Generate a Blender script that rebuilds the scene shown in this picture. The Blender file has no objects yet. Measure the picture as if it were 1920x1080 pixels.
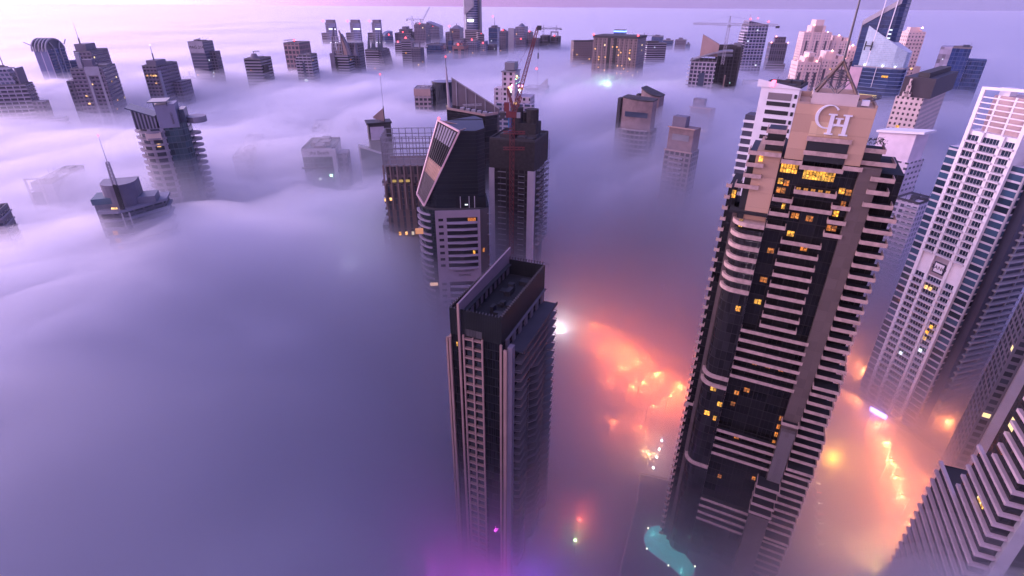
import bpy, math, random
from mathutils import Vector, Matrix
S = bpy.context.scene
R = math.radians
# ------------------------------------------------------------ camera
CAM = Vector((0, 0, 200.0)); FPX = 1024.0; PITCH = R(27.6); ROLL = R(0.44)
_X = Vector((1, 0, 0)); _U = Vector((0, math.sin(PITCH), math.cos(PITCH))); _F = Vector((0, math.cos(PITCH), -math.sin(PITCH)))
CR = _X * math.cos(ROLL) + _U * math.sin(ROLL); CU = _U * math.cos(ROLL) - _X * math.sin(ROLL)
cam = bpy.data.cameras.new('camera'); camo = bpy.data.objects.new('camera', cam); S.collection.objects.link(camo)
m = Matrix((CR, CU, -_F)).transposed().to_4x4(); m.translation = CAM; camo.matrix_world = m
cam.sensor_width = 36; cam.lens = 36 * FPX / 1920; cam.clip_start = 1; cam.clip_end = 60000
S.camera = camo
# ------------------------------------------------------------ world, sun, exposure
S.view_settings.view_transform = 'Standard'; S.view_settings.look = 'None'; S.view_settings.gamma = 1
S.view_settings.use_curve_mapping = False; S.view_settings.exposure = 0.0
S.render.engine = 'CYCLES'
cy = S.cycles
cy.use_denoising = True; cy.denoiser = 'OPENIMAGEDENOISE'; cy.denoising_input_passes = 'RGB_ALBEDO_NORMAL'
cy.max_bounces = 6; cy.volume_bounces = 4; cy.diffuse_bounces = 2; cy.glossy_bounces = 2; cy.transparent_max_bounces = 24
cy.sample_clamp_indirect = 3.0; cy.caustics_reflective = False; cy.caustics_refractive = False
cy.use_adaptive_sampling = True; cy.adaptive_threshold = 0.02
SUN_AZ, SUN_EL = R(-66), R(5)       # azimuth clockwise from the view direction, elevation
wd = bpy.data.worlds.new('World'); S.world = wd; wd.use_nodes = True
wn = wd.node_tree.nodes; wl = wd.node_tree.links; wn.clear()
def N(nt, t, **k):
    n = nt.nodes.new(t)
    for a, b in k.items(): setattr(n, a, b)
    return n
def mth(nt, op, a, b=None, c=None):
    n = nt.nodes.new('ShaderNodeMath'); n.operation = op
    for i, v in enumerate((a, b, c)):
        if v is None: continue
        if isinstance(v, (int, float)): n.inputs[i].default_value = v
        else: nt.links.new(v, n.inputs[i])
    return n.outputs[0]
def mixc(nt, f, a, b, bt='MIX'):
    n = nt.nodes.new('ShaderNodeMix'); n.data_type = 'RGBA'; n.blend_type = bt
    for s, v in ((n.inputs[0], f), (n.inputs[6], a), (n.inputs[7], b)):
        if isinstance(v, (int, float)): s.default_value = v
        elif isinstance(v, tuple): s.default_value = (*v, 1)
        else: nt.links.new(v, s)
    return n.outputs[2]
def ramp(nt, f, pts):
    n = nt.nodes.new('ShaderNodeValToRGB'); nt.links.new(f, n.inputs[0])
    e = n.color_ramp.elements
    while len(e) < len(pts): e.new(0.5)
    for q, (p, c) in zip(e, pts): q.position = p; q.color = (*c, 1) if isinstance(c, tuple) else (c, c, c, 1)
    return n.outputs[0]
wt = wd.node_tree
tc = N(wt, 'ShaderNodeTexCoord')
sx = N(wt, 'ShaderNodeSeparateXYZ'); wl.new(tc.outputs['Generated'], sx.inputs[0])
def dirdot(az, el):
    v = N(wt, 'ShaderNodeVectorMath', operation='DOT_PRODUCT'); wl.new(tc.outputs['Generated'], v.inputs[0])
    v.inputs[1].default_value = (math.sin(R(az)) * math.cos(R(el)), math.cos(R(az)) * math.cos(R(el)), math.sin(R(el)))
    return v.outputs['Value']
el = mth(wt, 'MAXIMUM', sx.outputs['Z'], 0.0)
base = ramp(wt, el, [(0.0, (.38, .19, .50)), (.10, (.24, .165, .50)), (.35, (.27, .26, .86)), (1.0, (.25, .33, 1.08))])
right = ramp(wt, el, [(0.0, (.28, .25, .60)), (.12, (.21, .23, .60)), (.4, (.25, .27, .86)), (1.0, (.25, .33, 1.08))])
fr = ramp(wt, dirdot(60, 0), [(.45, 0.0), (.95, 1.0)])
sky = mixc(wt, fr, base, right)
gl = mth(wt, 'POWER', mth(wt, 'MAXIMUM', dirdot(-66, 2), 0.0), 6.5)
glow = mixc(wt, gl, (0, 0, 0), (4.9, 3.7, 5.4))
gl2 = mth(wt, 'MULTIPLY', mth(wt, 'POWER', mth(wt, 'MAXIMUM', dirdot(-38, 0), 0.0), 9.0), mth(wt, 'POWER', mth(wt, 'SUBTRACT', 1.0, el), 9.0))
glow2 = mixc(wt, gl2, (0, 0, 0), (.50, .16, .22))
gl3 = mth(wt, 'POWER', mth(wt, 'MAXIMUM', dirdot(-125, 14), 0.0), 2.0)    # the dawn arch behind the viewer
glow3 = mixc(wt, gl3, (0, 0, 0), (1.75, 1.08, 1.25))
tot = mixc(wt, 1.0, mixc(wt, 1.0, mixc(wt, 1.0, sky, glow, 'ADD'), glow2, 'ADD'), glow3, 'ADD')
bg = N(wt, 'ShaderNodeBackground'); wl.new(tot, bg.inputs[0]); bg.inputs[1].default_value = 1.0
st = N(wt, 'ShaderNodeTexSky'); st.sky_type = 'NISHITA'; st.sun_disc = False; st.sun_elevation = R(1); st.sun_rotation = SUN_AZ
bg2 = N(wt, 'ShaderNodeBackground'); wl.new(st.outputs[0], bg2.inputs[0]); bg2.inputs[1].default_value = 0.05
ad = N(wt, 'ShaderNodeAddShader'); wl.new(bg.outputs[0], ad.inputs[0]); wl.new(bg2.outputs[0], ad.inputs[1])
wo = N(wt, 'ShaderNodeOutputWorld'); wl.new(ad.outputs[0], wo.inputs[0])
sl = bpy.data.lights.new('sun', 'SUN'); sl.energy = 2.0; sl.angle = R(10); sl.color = (1, .70, .92)
slo = bpy.data.objects.new('sun', sl); S.collection.objects.link(slo)
slo.rotation_euler = Vector((math.sin(SUN_AZ) * math.cos(SUN_EL), math.cos(SUN_AZ) * math.cos(SUN_EL), math.sin(SUN_EL))).to_track_quat('Z', 'Y').to_euler()

# ------------------------------------------------------------ helpers
ZF = 108.0                                    # level of the top of the sea of fog
def ray(u, v): return (CR * ((u - 960) / FPX) + CU * ((540 - v) / FPX) + _F)
def at(u, v, z=ZF):
    r = ray(u, v); t = (z - CAM.z) / r.z
    return CAM + r * t
def proj(p):
    d = Vector(p) - CAM; w = d.dot(_F)
    return 960 + FPX * d.dot(CR) / w, 540 - FPX * d.dot(CU) / w
def zray(v, x, y):                            # height above (x, y) that shows at picture row v
    lo, hi = -50.0, 900.0
    for _ in range(40):
        mid = (lo + hi) / 2
        if proj((x, y, mid))[1] > v: lo = mid
        else: hi = mid
    return (lo + hi) / 2
def link(o): S.collection.objects.link(o); return o
def tag(o, label=None, cat=None, group=None, kind=None):
    if label: o['label'] = label
    if cat: o['category'] = cat
    if group: o['group'] = group
    if kind: o['kind'] = kind
    return o
def empty(name, loc=(0, 0, 0), rz=0, label=None, cat=None, group=None):
    o = link(bpy.data.objects.new(name, None)); o.location = loc; o.rotation_euler = (0, 0, rz); o.empty_display_size = 5
    return tag(o, label, cat, group)
class MB:
    """collects boxes, prisms, tubes into one mesh; UVs run in metres (u along the wall, v up)"""
    def __init__(s): s.v = []; s.f = []; s.uv = []; s.mi = []
    def face(s, pts, uvs=None, mi=0):
        i = len(s.v); s.v += [tuple(p) for p in pts]; s.f.append(tuple(range(i, i + len(pts))))
        s.uv.append(uvs or [(0, 0)] * len(pts)); s.mi.append(mi)
    def prism(s, poly, z0, z1, top=None, cap=True, mi=0, u0=0.0, capmi=None):
        n = len(poly); q = top or poly; u = u0
        g0 = z0 if callable(z0) else (lambda x, y: z0); g1 = z1 if callable(z1) else (lambda x, y: z1)
        for i in range(n):
            a, b = poly[i], poly[(i + 1) % n]; c, d = q[(i + 1) % n], q[i]
            L = math.hypot(b[0] - a[0], b[1] - a[1])
            A = (a[0], a[1], g0(*a)); B = (b[0], b[1], g0(*b)); C_ = (c[0], c[1], g1(*c)); D = (d[0], d[1], g1(*d))
            s.face([A, B, C_, D], [(u, A[2]), (u + L, B[2]), (u + L, C_[2]), (u, D[2])], mi)
            u += L
        if cap:
            k = mi if capmi is None else capmi
            s.face([(x, y, g1(x, y)) for x, y in q], [(-.01, -.01)] * n, k)
            s.face([(x, y, g0(x, y)) for x, y in reversed(poly)], [(-.01, -.01)] * n, k)
        return s
    def box(s, x0, x1, y0, y1, z0, z1, mi=0, capmi=None):
        return s.prism([(x0, y0), (x1, y0), (x1, y1), (x0, y1)], z0, z1, mi=mi, capmi=capmi)
    def bar(s, a, b, w, w2=None, n=4):
        a, b = Vector(a), Vector(b); d = (b - a).normalized()
        up = Vector((0, 0, 1)) if abs(d.z) < .95 else Vector((1, 0, 0))
        e = d.cross(up).normalized(); g = e.cross(d); w2 = w if w2 is None else w2
        off = math.pi / n
        A = [a + (e * math.cos(off + t * 2 * math.pi / n) + g * math.sin(off + t * 2 * math.pi / n)) * w * .7 for t in range(n)]
        B = [b + (e * math.cos(off + t * 2 * math.pi / n) + g * math.sin(off + t * 2 * math.pi / n)) * w2 * .7 for t in range(n)]
        for i in range(n):
            j = (i + 1) % n; s.face([A[i], A[j], B[j], B[i]])
        s.face(A[::-1]); s.face(B); return s
    def truss(s, a, b, w, n, t=.25, w2=None):
        """square lattice boom from a to b"""
        a, b = Vector(a), Vector(b); d = (b - a).normalized(); w2 = w if w2 is None else w2
        up = Vector((0, 0, 1)) if abs(d.z) < .95 else Vector((1, 0, 0))
        e = d.cross(up).normalized(); g = e.cross(d); P = []
        for i in range(n + 1):
            k = i / n; c = a.lerp(b, k); h = (w + (w2 - w) * k) / 2
            P.append([c + e * sx_ * h + g * sy_ * h for sx_, sy_ in ((-1, -1), (1, -1), (1, 1), (-1, 1))])
        for q in range(4): s.bar(P[0][q], P[-1][q], t)
        for i in range(n):
            for q in range(4):
                r = (q + 1) % 4
                s.bar(P[i][q], P[i + 1][r] if i % 2 else P[i + 1][r], t * .6); s.bar(P[i + 1][q], P[i + 1][r], t * .5)
        return s
    def build(s, name, mat, parent=None, smooth=False):
        me = bpy.data.meshes.new(name); me.from_pydata(s.v, [], s.f)
        uv = me.uv_layers.new(name='UVMap'); k = 0
        flat = [c for f in s.uv for p in f for c in p]; uv.data.foreach_set('uv', flat)
        for mm in (mat if isinstance(mat, (list, tuple)) else [mat]): me.materials.append(mm)
        me.polygons.foreach_set('material_index', s.mi)
        if smooth: me.polygons.foreach_set('use_smooth', [True] * len(s.f))
        me.update()
        o = link(bpy.data.objects.new(name, me)); o.parent = parent
        return o
def rect(w, d, x=0, y=0): return [(x - w / 2, y - d / 2), (x + w / 2, y - d / 2), (x + w / 2, y + d / 2), (x - w / 2, y + d / 2)]
def arc(cx, cy_, r, a0, a1, n=12, ry=None):
    return [(cx + r * math.cos(R(a0 + (a1 - a0) * i / n)), cy_ + (ry or r) * math.sin(R(a0 + (a1 - a0) * i / n))) for i in range(n + 1)]
def ellipse(rx, ry, n=28, x=0, y=0): return [(x + rx * math.cos(2 * math.pi * i / n), y + ry * math.sin(2 * math.pi * i / n)) for i in range(n)]
def grow(poly, k, cx=0, cy_=0):               # polygon pushed outwards by k metres from its middle
    out = []
    for x, y in poly:
        L = math.hypot(x - cx, y - cy_) or 1; out.append((x + (x - cx) / L * k, y + (y - cy_) / L * k))
    return out

# ------------------------------------------------------------ materials
MC = {}
def mat(name, col, rough=.7, metal=0.0, noise=.12, scale=.15, emit=None, es=1.0, spec=.5):
    if name in MC: return MC[name]
    m = bpy.data.materials.new(name); m.use_nodes = True; nt = m.node_tree; b = nt.nodes['Principled BSDF']
    b.inputs['Roughness'].default_value = rough; b.inputs['Metallic'].default_value = metal
    b.inputs['Specular IOR Level'].default_value = spec
    if noise:
        t = N(nt, 'ShaderNodeTexCoord'); n = N(nt, 'ShaderNodeTexNoise'); n.inputs['Scale'].default_value = scale; n.inputs['Detail'].default_value = 5
        nt.links.new(t.outputs['Object'], n.inputs['Vector'])
        c = ramp(nt, n.outputs[0], [(.3, tuple(x * (1 - noise) for x in col)), (.7, tuple(min(1, x * (1 + noise)) for x in col))])
        nt.links.new(c, b.inputs['Base Color'])
    else: b.inputs['Base Color'].default_value = (*col, 1)
    if emit:
        b.inputs['Emission Color'].default_value = (*emit, 1); b.inputs['Emission Strength'].default_value = es
    MC[name] = m; return m
def facade(name, wall, glass, bw=3.5, fh=3.4, x0=.2, x1=.8, z0=.25, z1=.8, lit=.0, litc=(1, .75, .35), ls=1.5, rough=.65, gr=.15, mull=0.0, mc=None, gvar=.5):
    """wall with a grid of windows: every window its own glass tone, a few lit; mull = thin frame lines in metres"""
    if name in MC: return MC[name]
    m = bpy.data.materials.new(name); m.use_nodes = True; nt = m.node_tree; b = nt.nodes['Principled BSDF']
    t = N(nt, 'ShaderNodeTexCoord'); s = N(nt, 'ShaderNodeSeparateXYZ'); nt.links.new(t.outputs['UV'], s.inputs[0])
    U = mth(nt, 'DIVIDE', s.outputs[0], bw); V = mth(nt, 'DIVIDE', s.outputs[1], fh)
    fu = mth(nt, 'FRACT', U); fv = mth(nt, 'FRACT', V); iu = mth(nt, 'FLOOR', U); iv = mth(nt, 'FLOOR', V)
    def band(f, a, c): return mth(nt, 'MULTIPLY', mth(nt, 'GREATER_THAN', f, a), mth(nt, 'LESS_THAN', f, c))
    w = mth(nt, 'MULTIPLY', band(fu, x0, x1), band(fv, z0, z1))
    cb = N(nt, 'ShaderNodeCombineXYZ'); nt.links.new(iu, cb.inputs[0]); nt.links.new(iv, cb.inputs[1])
    wn_ = N(nt, 'ShaderNodeTexWhiteNoise'); wn_.noise_dimensions = '2D'; nt.links.new(cb.outputs[0], wn_.inputs['Vector'])
    rnd = wn_.outputs['Value']
    no = N(nt, 'ShaderNodeTexNoise'); no.inputs['Scale'].default_value = .07; no.inputs['Detail'].default_value = 6; nt.links.new(t.outputs['Object'], no.inputs['Vector'])
    wc = ramp(nt, no.outputs[0], [(.3, tuple(c * .84 for c in wall)), (.7, tuple(min(1, c * 1.1) for c in wall))])
    gc = mixc(nt, rnd, tuple(c * (1 - gvar) for c in glass), tuple(min(1, c * (1 + gvar)) for c in glass))
    if mull:
        hu = mth(nt, 'FRACT', mth(nt, 'DIVIDE', s.outputs[0], mull[0])); hv = mth(nt, 'FRACT', mth(nt, 'DIVIDE', s.outputs[1], mull[1]))
        ln = mth(nt, 'MAXIMUM', mth(nt, 'LESS_THAN', hu, mull[2] / mull[0]), mth(nt, 'LESS_THAN', hv, mull[2] / mull[1]))
        gc = mixc(nt, ln, gc, mc or wall)
    col = mixc(nt, w, wc, gc); nt.links.new(col, b.inputs['Base Color'])
    nt.links.new(mth(nt, 'ADD', mth(nt, 'MULTIPLY', w, gr - rough), rough), b.inputs['Roughness'])
    b.inputs['Specular IOR Level'].default_value = .22 if sum(wall) < .15 else .5
    bp = N(nt, 'ShaderNodeBump'); bp.inputs['Distance'].default_value = .25; bp.invert = True; bp.inputs['Strength'].default_value = .6
    nt.links.new(w, bp.inputs['Height']); nt.links.new(bp.outputs[0], b.inputs['Normal'])
    if lit:
        on = mth(nt, 'MULTIPLY', w, mth(nt, 'LESS_THAN', rnd, lit))
        b.inputs['Emission Color'].default_value = (*litc, 1); nt.links.new(mth(nt, 'MULTIPLY', on, ls), b.inputs['Emission Strength'])
    MC[name] = m; return m
def glow(name, col, s): return mat(name, (.02, .02, .02), noise=0, emit=col, es=s)
# ------------------------------------------------------------ ground and fog
rnd = random.Random(7)
g = MB(); g.box(-16000, 16000, -8000, 24000, -2, 0)
tag(g.build('ground', mat('m_ground', (.11, .10, .10), .9, scale=.02)), 'dark city ground far below under the fog', kind='structure')
from mathutils import noise as mn
def sinhgrid(n, L, k): return [L * math.sinh(k * (2 * i / n - 1)) / math.sinh(k) for i in range(n + 1)]
def thin(x, y):
    """1 over the open sea of fog, falling off over the streets on the near right where it has parted"""
    e = ((x - 90) / 135.0) ** 2 + ((y - 155) / 165.0) ** 2
    return min(1.0, .42 * math.exp(-((x - 128) ** 2 + (y - 345) ** 2) / 62.0 ** 2) + 1 - 1 / (1 + max(e, 0) ** 3) + .85 * math.exp(-((x - 110) ** 2 + (y - 66) ** 2) / 42.0 ** 2)) + .14 * math.exp(-((x - 130) ** 2 + (y - 450) ** 2) / 110.0 ** 2) + .12 * math.exp(-((x + 100) ** 2 + (y - 300) ** 2) / 60.0 ** 2)
def fogmat(name, dens, col, an=.55):
    m = bpy.data.materials.new(name); m.use_nodes = True; nt = m.node_tree; nt.nodes.clear()
    v = N(nt, 'ShaderNodeVolumePrincipled'); v.inputs['Color'].default_value = (*col, 1); v.inputs['Density'].default_value = dens; v.inputs['Anisotropy'].default_value = an
    o = N(nt, 'ShaderNodeOutputMaterial'); nt.links.new(v.outputs[0], o.inputs['Volume']); m.cycles.homogeneous_volume = True
    return m
def fogsheet(top, dens, amp, lift, seed, col=(.945, .935, 1.0), floor_=-3.0):
    xs = sinhgrid(230, 11000, 4.6); ys = [q + 600 for q in sinhgrid(230, 11000, 4.6)]
    V = []; F = []; n = len(xs)
    for j, y in enumerate(ys):
        for i, x in enumerate(xs):
            r = math.hypot(x, y); a = amp * (1 if r < 500 else max(.42, 1 - (r - 500) / 1400))
            p = Vector(((x * .8 + y * .6) / 300, (y * .8 - x * .6) / 150, seed * .13))
            h = mn.noise(p) * .8 + (.5 - abs(mn.noise(p * 2.1 + Vector((5, 1, 0))))) * .9 - .25 + mn.noise(p * 4.3) * .5 + mn.noise(p * 9.0) * .30
            k = thin(x, y)
            V.append((x, y, max(floor_ + 4.0 + seed * .3, (top + h * a) * (lift + (1 - lift) * k))))
    for j in range(n - 1):
        for i in range(n - 1):
            q = j * n + i; F.append((q, q + 1, q + n + 1, q + n))
    edge = [i for i in range(n)] + [j * n + n - 1 for j in range(1, n)] + [(n - 1) * n + i for i in range(n - 2, -1, -1)] + [j * n for j in range(n - 2, 0, -1)]
    b0 = len(V); V += [(V[e][0], V[e][1], floor_ - seed * .11) for e in edge]; m_ = len(edge)
    for i in range(m_): F.append((edge[(i + 1) % m_], edge[i], b0 + i, b0 + (i + 1) % m_))
    F.append(tuple(b0 + i for i in range(m_ - 1, -1, -1)))
    me = bpy.data.meshes.new('fog'); me.from_pydata(V, [], F); me.materials.append(fogmat('m_fog', dens, col)); me.update()
    o = link(bpy.data.objects.new('fog', me)); o.visible_shadow = True
    return tag(o, 'thick violet sea of fog lying over the city', kind='stuff')
FOG = [(105, .045, 36, .05), (113, .020, 31, .22), (119, .008, 22, .42), (126, .0026, 13, .55)]
for i, (tp, de, am, lf) in enumerate(FOG): fogsheet(tp, de, am, lf, i + 1)
h = MB(); h.box(-11500, 11500, -10900, 12100, -4, 330)
tag(h.build('haze', fogmat('m_haze', 3.5e-5, (.93, .88, 1.0), .3)), 'thin violet morning haze in the air', kind='stuff')
# ------------------------------------------------------------ building kit
class B:
    """a building: local x runs along its front to the right, y goes back, origin at the reference corner on the ground"""
    def __init__(s, name, label, u, v, vF=None, d=None, yaw=0, cat='tower', group=None, zf=None):
        q = ray(u, v); hz = math.hypot(q.x, q.y); zf = ZF if zf is None else zf
        if d is None:
            lo, hi = 20.0, 9000.0
            for _ in range(50):
                d = (lo + hi) / 2
                if proj((q.x / hz * d, q.y / hz * d, zf))[1] > vF: lo = d
                else: hi = d
        P = CAM + q * (d / hz); s.z = P.z; a = math.atan2(P.x, P.y) + R(yaw)
        s.X = Vector((math.cos(a), -math.sin(a), 0)); s.Y = Vector((math.sin(a), math.cos(a), 0)); s.o = Vector((P.x, P.y, 0)); s.d = d
        s.root = empty(name, s.o, -a, label, cat, group); s.rnd = random.Random(int(u * 7 + v))
        s.px = d / FPX / math.cos(math.atan2(abs(P.x), P.y)) if P.y > 0 else 1
    def fp(s, u, v, y=0):
        q = ray(u, v); o = s.o + s.Y * y; t = (o - CAM).dot(s.Y) / q.dot(s.Y); P = CAM + q * t
        return (P - s.o).dot(s.X), P.z
    def sd(s, u, v, x=0):
        q = ray(u, v); o = s.o + s.X * x; t = (o - CAM).dot(s.X) / q.dot(s.X); P = CAM + q * t
        return (P - s.o).dot(s.Y), P.z
    def width(s, u, z=None):                 # local x on the front plane that shows at column u, at height z
        z = s.z if z is None else z; sgn = 1 if u > proj((s.o.x, s.o.y, z))[0] else -1
        lo, hi = 0.0, 600.0
        for _ in range(40):
            m_ = (lo + hi) / 2; P = s.o + s.X * m_ * sgn; P.z = z
            if (P - CAM).dot(_F) > 1 and (proj(P)[0] - u) * sgn < 0: lo = m_
            else: hi = m_
        return lo * sgn
    def depth(s, u, z=None):
        z = s.z if z is None else z; sgn = 1 if u > proj((s.o.x, s.o.y, z))[0] else -1
        lo, hi = 0.0, 400.0
        for _ in range(40):
            m_ = (lo + hi) / 2; P = s.o + s.Y * m_; P.z = z
            if (proj(P)[0] - u) * sgn < 0: lo = m_
            else: hi = m_
        return min(lo, 70.0)
    def put(s, name, mb, m, parent=None, **k): return mb.build(name, m, parent or s.root, **k)
    def box(s, name, m, x0, x1, y0, y1, z0, z1, parent=None): return s.put(name, MB().box(x0, x1, y0, y1, z0, z1), m, parent)
def roofkit(b, x0, x1, y0, y1, z, m, h=1.2, n=4, t=.4, name='roof'):
    k = MB(); k.box(x0, x1, y0, y0 + t, z, z + h); k.box(x0, x1, y1 - t, y1, z, z + h); k.box(x0, x0 + t, y0 + t, y1 - t, z, z + h); k.box(x1 - t, x1, y0 + t, y1 - t, z, z + h)
    W, D = x1 - x0, y1 - y0
    for _ in range(n):
        w, d_ = W * b.rnd.uniform(.12, .3), D * b.rnd.uniform(.12, .3); x = b.rnd.uniform(x0 + 1, x1 - w - 1); y = b.rnd.uniform(y0 + 1, y1 - d_ - 1); q = b.rnd.uniform(.8, 2.6)
        k.box(x, x + w, y, y + d_, z + .01 * _ + .01, z + q + .013 * _)
    for _ in range(n):
        x, y = b.rnd.uniform(x0 + 1, x1 - 1), b.rnd.uniform(y0 + 1, y1 - 1); k.bar((x, y, z), (x, y, z + b.rnd.uniform(2, 5)), .15)
    return b.put(name, k, m)
def rings(b, name, m, poly, z0, z1, step, out, th=.5, cx=None, parent=None):
    """projecting floor slabs all round a footprint"""
    k = MB(); xs = [p[0] for p in poly]; ys = [p[1] for p in poly]; cx = ((min(xs) + max(xs)) / 2, (min(ys) + max(ys)) / 2)
    P = grow(poly, out, *cx); z = z0
    while z < z1: k.prism(P, z, z + th); z += step
    return b.put(name, k, m, parent)
def windows(b, x0, x1, y0, y1, z0, z1, n, bw, fh, m, side=None, w=.55, h=.5, name='lit_window', y=0):
    """individually lit windows on the front (and the visible side) wall"""
    seen = set()
    for _ in range(n):
        i = b.rnd.randrange(max(1, int((x1 - x0) / bw))); j = b.rnd.randrange(max(1, int((z1 - z0) / fh))); sd_ = side is not None and b.rnd.random() < .4
        if sd_: i = b.rnd.randrange(max(1, int((y1 - y0) / bw)))
        if (i, j, sd_) in seen: continue
        seen.add((i, j, sd_)); z = z0 + j * fh + fh * .3; k = MB()
        if sd_:
            a = y0 + i * bw + bw * .25
            k.box(side - .12, side + .12, a, a + bw * w, z, z + fh * h)
        else:
            a = x0 + i * bw + bw * .25; k.box(a, a + bw * w, y - .12, y + .12, z, z + fh * h)
        b.put(name, k, m)
def beacon(b, x, y, z, r=.9, m=None):
    k = MB(); k.prism(ellipse(r * .5, r * .5, 8, x, y), z, z + r * .6, top=ellipse(r, r, 8, x, y), cap=True); k.prism(ellipse(r, r, 8, x, y), z + r * .6, z + r * 1.6, top=ellipse(r * .4, r * .4, 8, x, y))
    b.put('warning_light', k, m or RED)
def sign(b, text, x, y, z, size, m, rz=0, rx=90, name='sign_lettering', ex=.06, parent=None, align='CENTER', sx=1.0):
    c = bpy.data.curves.new(name, 'FONT'); c.body = text; c.size = size; c.extrude = ex; c.align_x = align; c.align_y = 'CENTER'; c.materials.append(m)
    t_ = link(bpy.data.objects.new(name, c)); bpy.context.view_layer.update(); me = bpy.data.meshes.new_from_object(t_.evaluated_get(bpy.context.evaluated_depsgraph_get())); bpy.data.objects.remove(t_); me.name = name
    o = link(bpy.data.objects.new(name, me)); o.parent = parent or b.root; o.location = (x, y, z); o.rotation_euler = (R(rx), 0, R(rz)); o.scale = (sx, 1, 1)
    return o
def tower(name, label, uN, vT, uL, uR, vF, yaw, wall, roofm=None, d=None, slab=None, group=None, cat='tower', dep=None, zf=None, roofn=4, rooft=True, top=True, lit=(0, None), z0=0):
    """rectangular tower from its near roof corner; returns the kit with its front x range, depth and roof height"""
    b = B(name, label, uN, vT, vF, d, yaw, cat, group, zf)
    if yaw >= 0: b.x0, b.x1 = b.width(uL), 0.0; b.y1 = dep or (b.depth(uR) if uR > uN + 1 else (b.x1 - b.x0) * .8)
    else: b.x0, b.x1 = 0.0, b.width(uR); b.y1 = dep or (b.depth(uL) if uL < uN - 1 else (b.x1 - b.x0) * .8)
    b.W = b.x1 - b.x0
    b.put('walls', MB().box(b.x0, b.x1, 0, b.y1, z0, b.z), wall)
    if rooft: roofkit(b, b.x0, b.x1, 0, b.y1, b.z, roofm or M_CONC, n=roofn)
    if slab:
        m, step, out, th = slab; rings(b, 'balcony_bands', m, [(b.x0, 0), (b.x1, 0), (b.x1, b.y1), (b.x0, b.y1)], max(z0, 60), b.z - 1, step, out, th)
    n, m = lit
    if n: windows(b, b.x0 + 1, b.x1 - 1, 1, b.y1 - 1, max(70, b.z - 60), b.z - 2, n, 3.4, 3.3, m, side=b.x1 if yaw >= 0 else b.x0)
    return b
def crane(u, v, d, h, jib, label, az=0, luff=None, m=None, zb=None, name='tower_crane', back=.3, mw=2.2, n=None):
    """tower crane whose slewing point shows at (u, v): mast of height h below it, jib, counter jib, cab, ties"""
    b = B(name, label, u, v, d=d, yaw=0, cat='crane'); z = b.z; m = m or M_STEEL; zb = z - h if zb is None else zb
    b.root.location.z = 0
    b.put('mast', MB().truss((0, 0, zb), (0, 0, z), mw, max(3, int((z - zb) / (mw * 1.6))), .35), m)
    ca, sa = math.cos(R(az)), math.sin(R(az)); e = R(luff or 0)
    J = (ca * jib * math.cos(e), sa * jib * math.cos(e), z + jib * math.sin(e) + .6)
    b.put('jib', MB().truss((ca * 1.5, sa * 1.5, z + .6), J, mw * .8, n or max(4, int(jib / 4)), .3, w2=mw * .5), m)
    cj = jib * back; k = MB(); k.truss((-ca, -sa, z + .6), (-ca * cj, -sa * cj, z + .6), mw * .7, 4, .3)
    b.put('counter_jib', k, m)
    b.put('counterweight', MB().box(-ca * cj - 1.5, -ca * cj + 1.5, -sa * cj - 1.5, -sa * cj + 1.5, z - 1.6, z + .1), M_DCONC)
    k = MB(); k.truss((0, 0, z + .3), (0, 0, z + 7), mw * .7, 4, .3, w2=.5); k.bar((0, 0, z + 7), J, .12); k.bar((0, 0, z + 7), (-ca * cj, -sa * cj, z + 1), .14); b.put('apex', k, m)
    b.put('cab', MB().box(ca + .6, ca + 2.6, -2.6, -.8, z - 1.8, z + .4), mat('m_cab', (.3, .3, .32), .4))
    b.jib = J; return b
# shared materials
M_CONC = mat('m_concrete', (.20, .18, .185), .85)
M_DCONC = mat('m_dark_concrete', (.055, .05, .053), .85)
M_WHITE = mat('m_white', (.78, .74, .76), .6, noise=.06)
M_LGREY = mat('m_light_grey', (.36, .33, .36), .6)
M_GREY = mat('m_grey', (.22, .21, .235), .6)
M_STEEL = mat('m_steel', (.12, .11, .12), .5, .4)
M_BLACK = mat('m_black', (.012, .012, .014), .5, noise=0)
M_TAN = mat('m_tan', (.40, .27, .21), .75, noise=.15)
M_BEIGE = mat('m_beige', (.60, .46, .40), .75, noise=.08)
M_PINK = mat('m_pink_slab', (.42, .28, .24), .75, noise=.1)
M_REDST = mat('m_red_steel', (.17, .028, .03), .5, .1)
RED = glow('m_red_light', (1, .06, .08), 7)
def lit_glass(name, col, s_, sc=.9):
    """lit room seen through its window: furniture and curtains break the light up"""
    m = glow(name, col, s_); nt = m.node_tree; b_ = nt.nodes['Principled BSDF']; t = N(nt, 'ShaderNodeTexCoord'); v = N(nt, 'ShaderNodeTexVoronoi'); v.inputs['Scale'].default_value = sc; nt.links.new(t.outputs['Object'], v.inputs['Vector'])
    n = N(nt, 'ShaderNodeTexNoise'); n.inputs['Scale'].default_value = sc * 1.7; n.inputs['Detail'].default_value = 3; nt.links.new(t.outputs['Object'], n.inputs['Vector'])
    sp = N(nt, 'ShaderNodeSeparateColor'); nt.links.new(v.outputs['Color'], sp.inputs[0])
    f = mth(nt, 'MULTIPLY', mth(nt, 'ADD', mth(nt, 'MULTIPLY', sp.outputs[0], 1.1), .25), mth(nt, 'MULTIPLY', mth(nt, 'POWER', n.outputs[0], 2.0), 5.0 * s_)); nt.links.new(f, b_.inputs['Emission Strength'])
    nt.links.new(mixc(nt, sp.outputs[1], tuple(col), (col[0], col[1] * .72, col[2] * .5)), b_.inputs['Emission Color']); return m
WARM = lit_glass('m_warm_window', (1, .62, .25), 1.4)
YEL = lit_glass('m_yellow_window', (1, .52, .07), 1.1)
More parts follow.
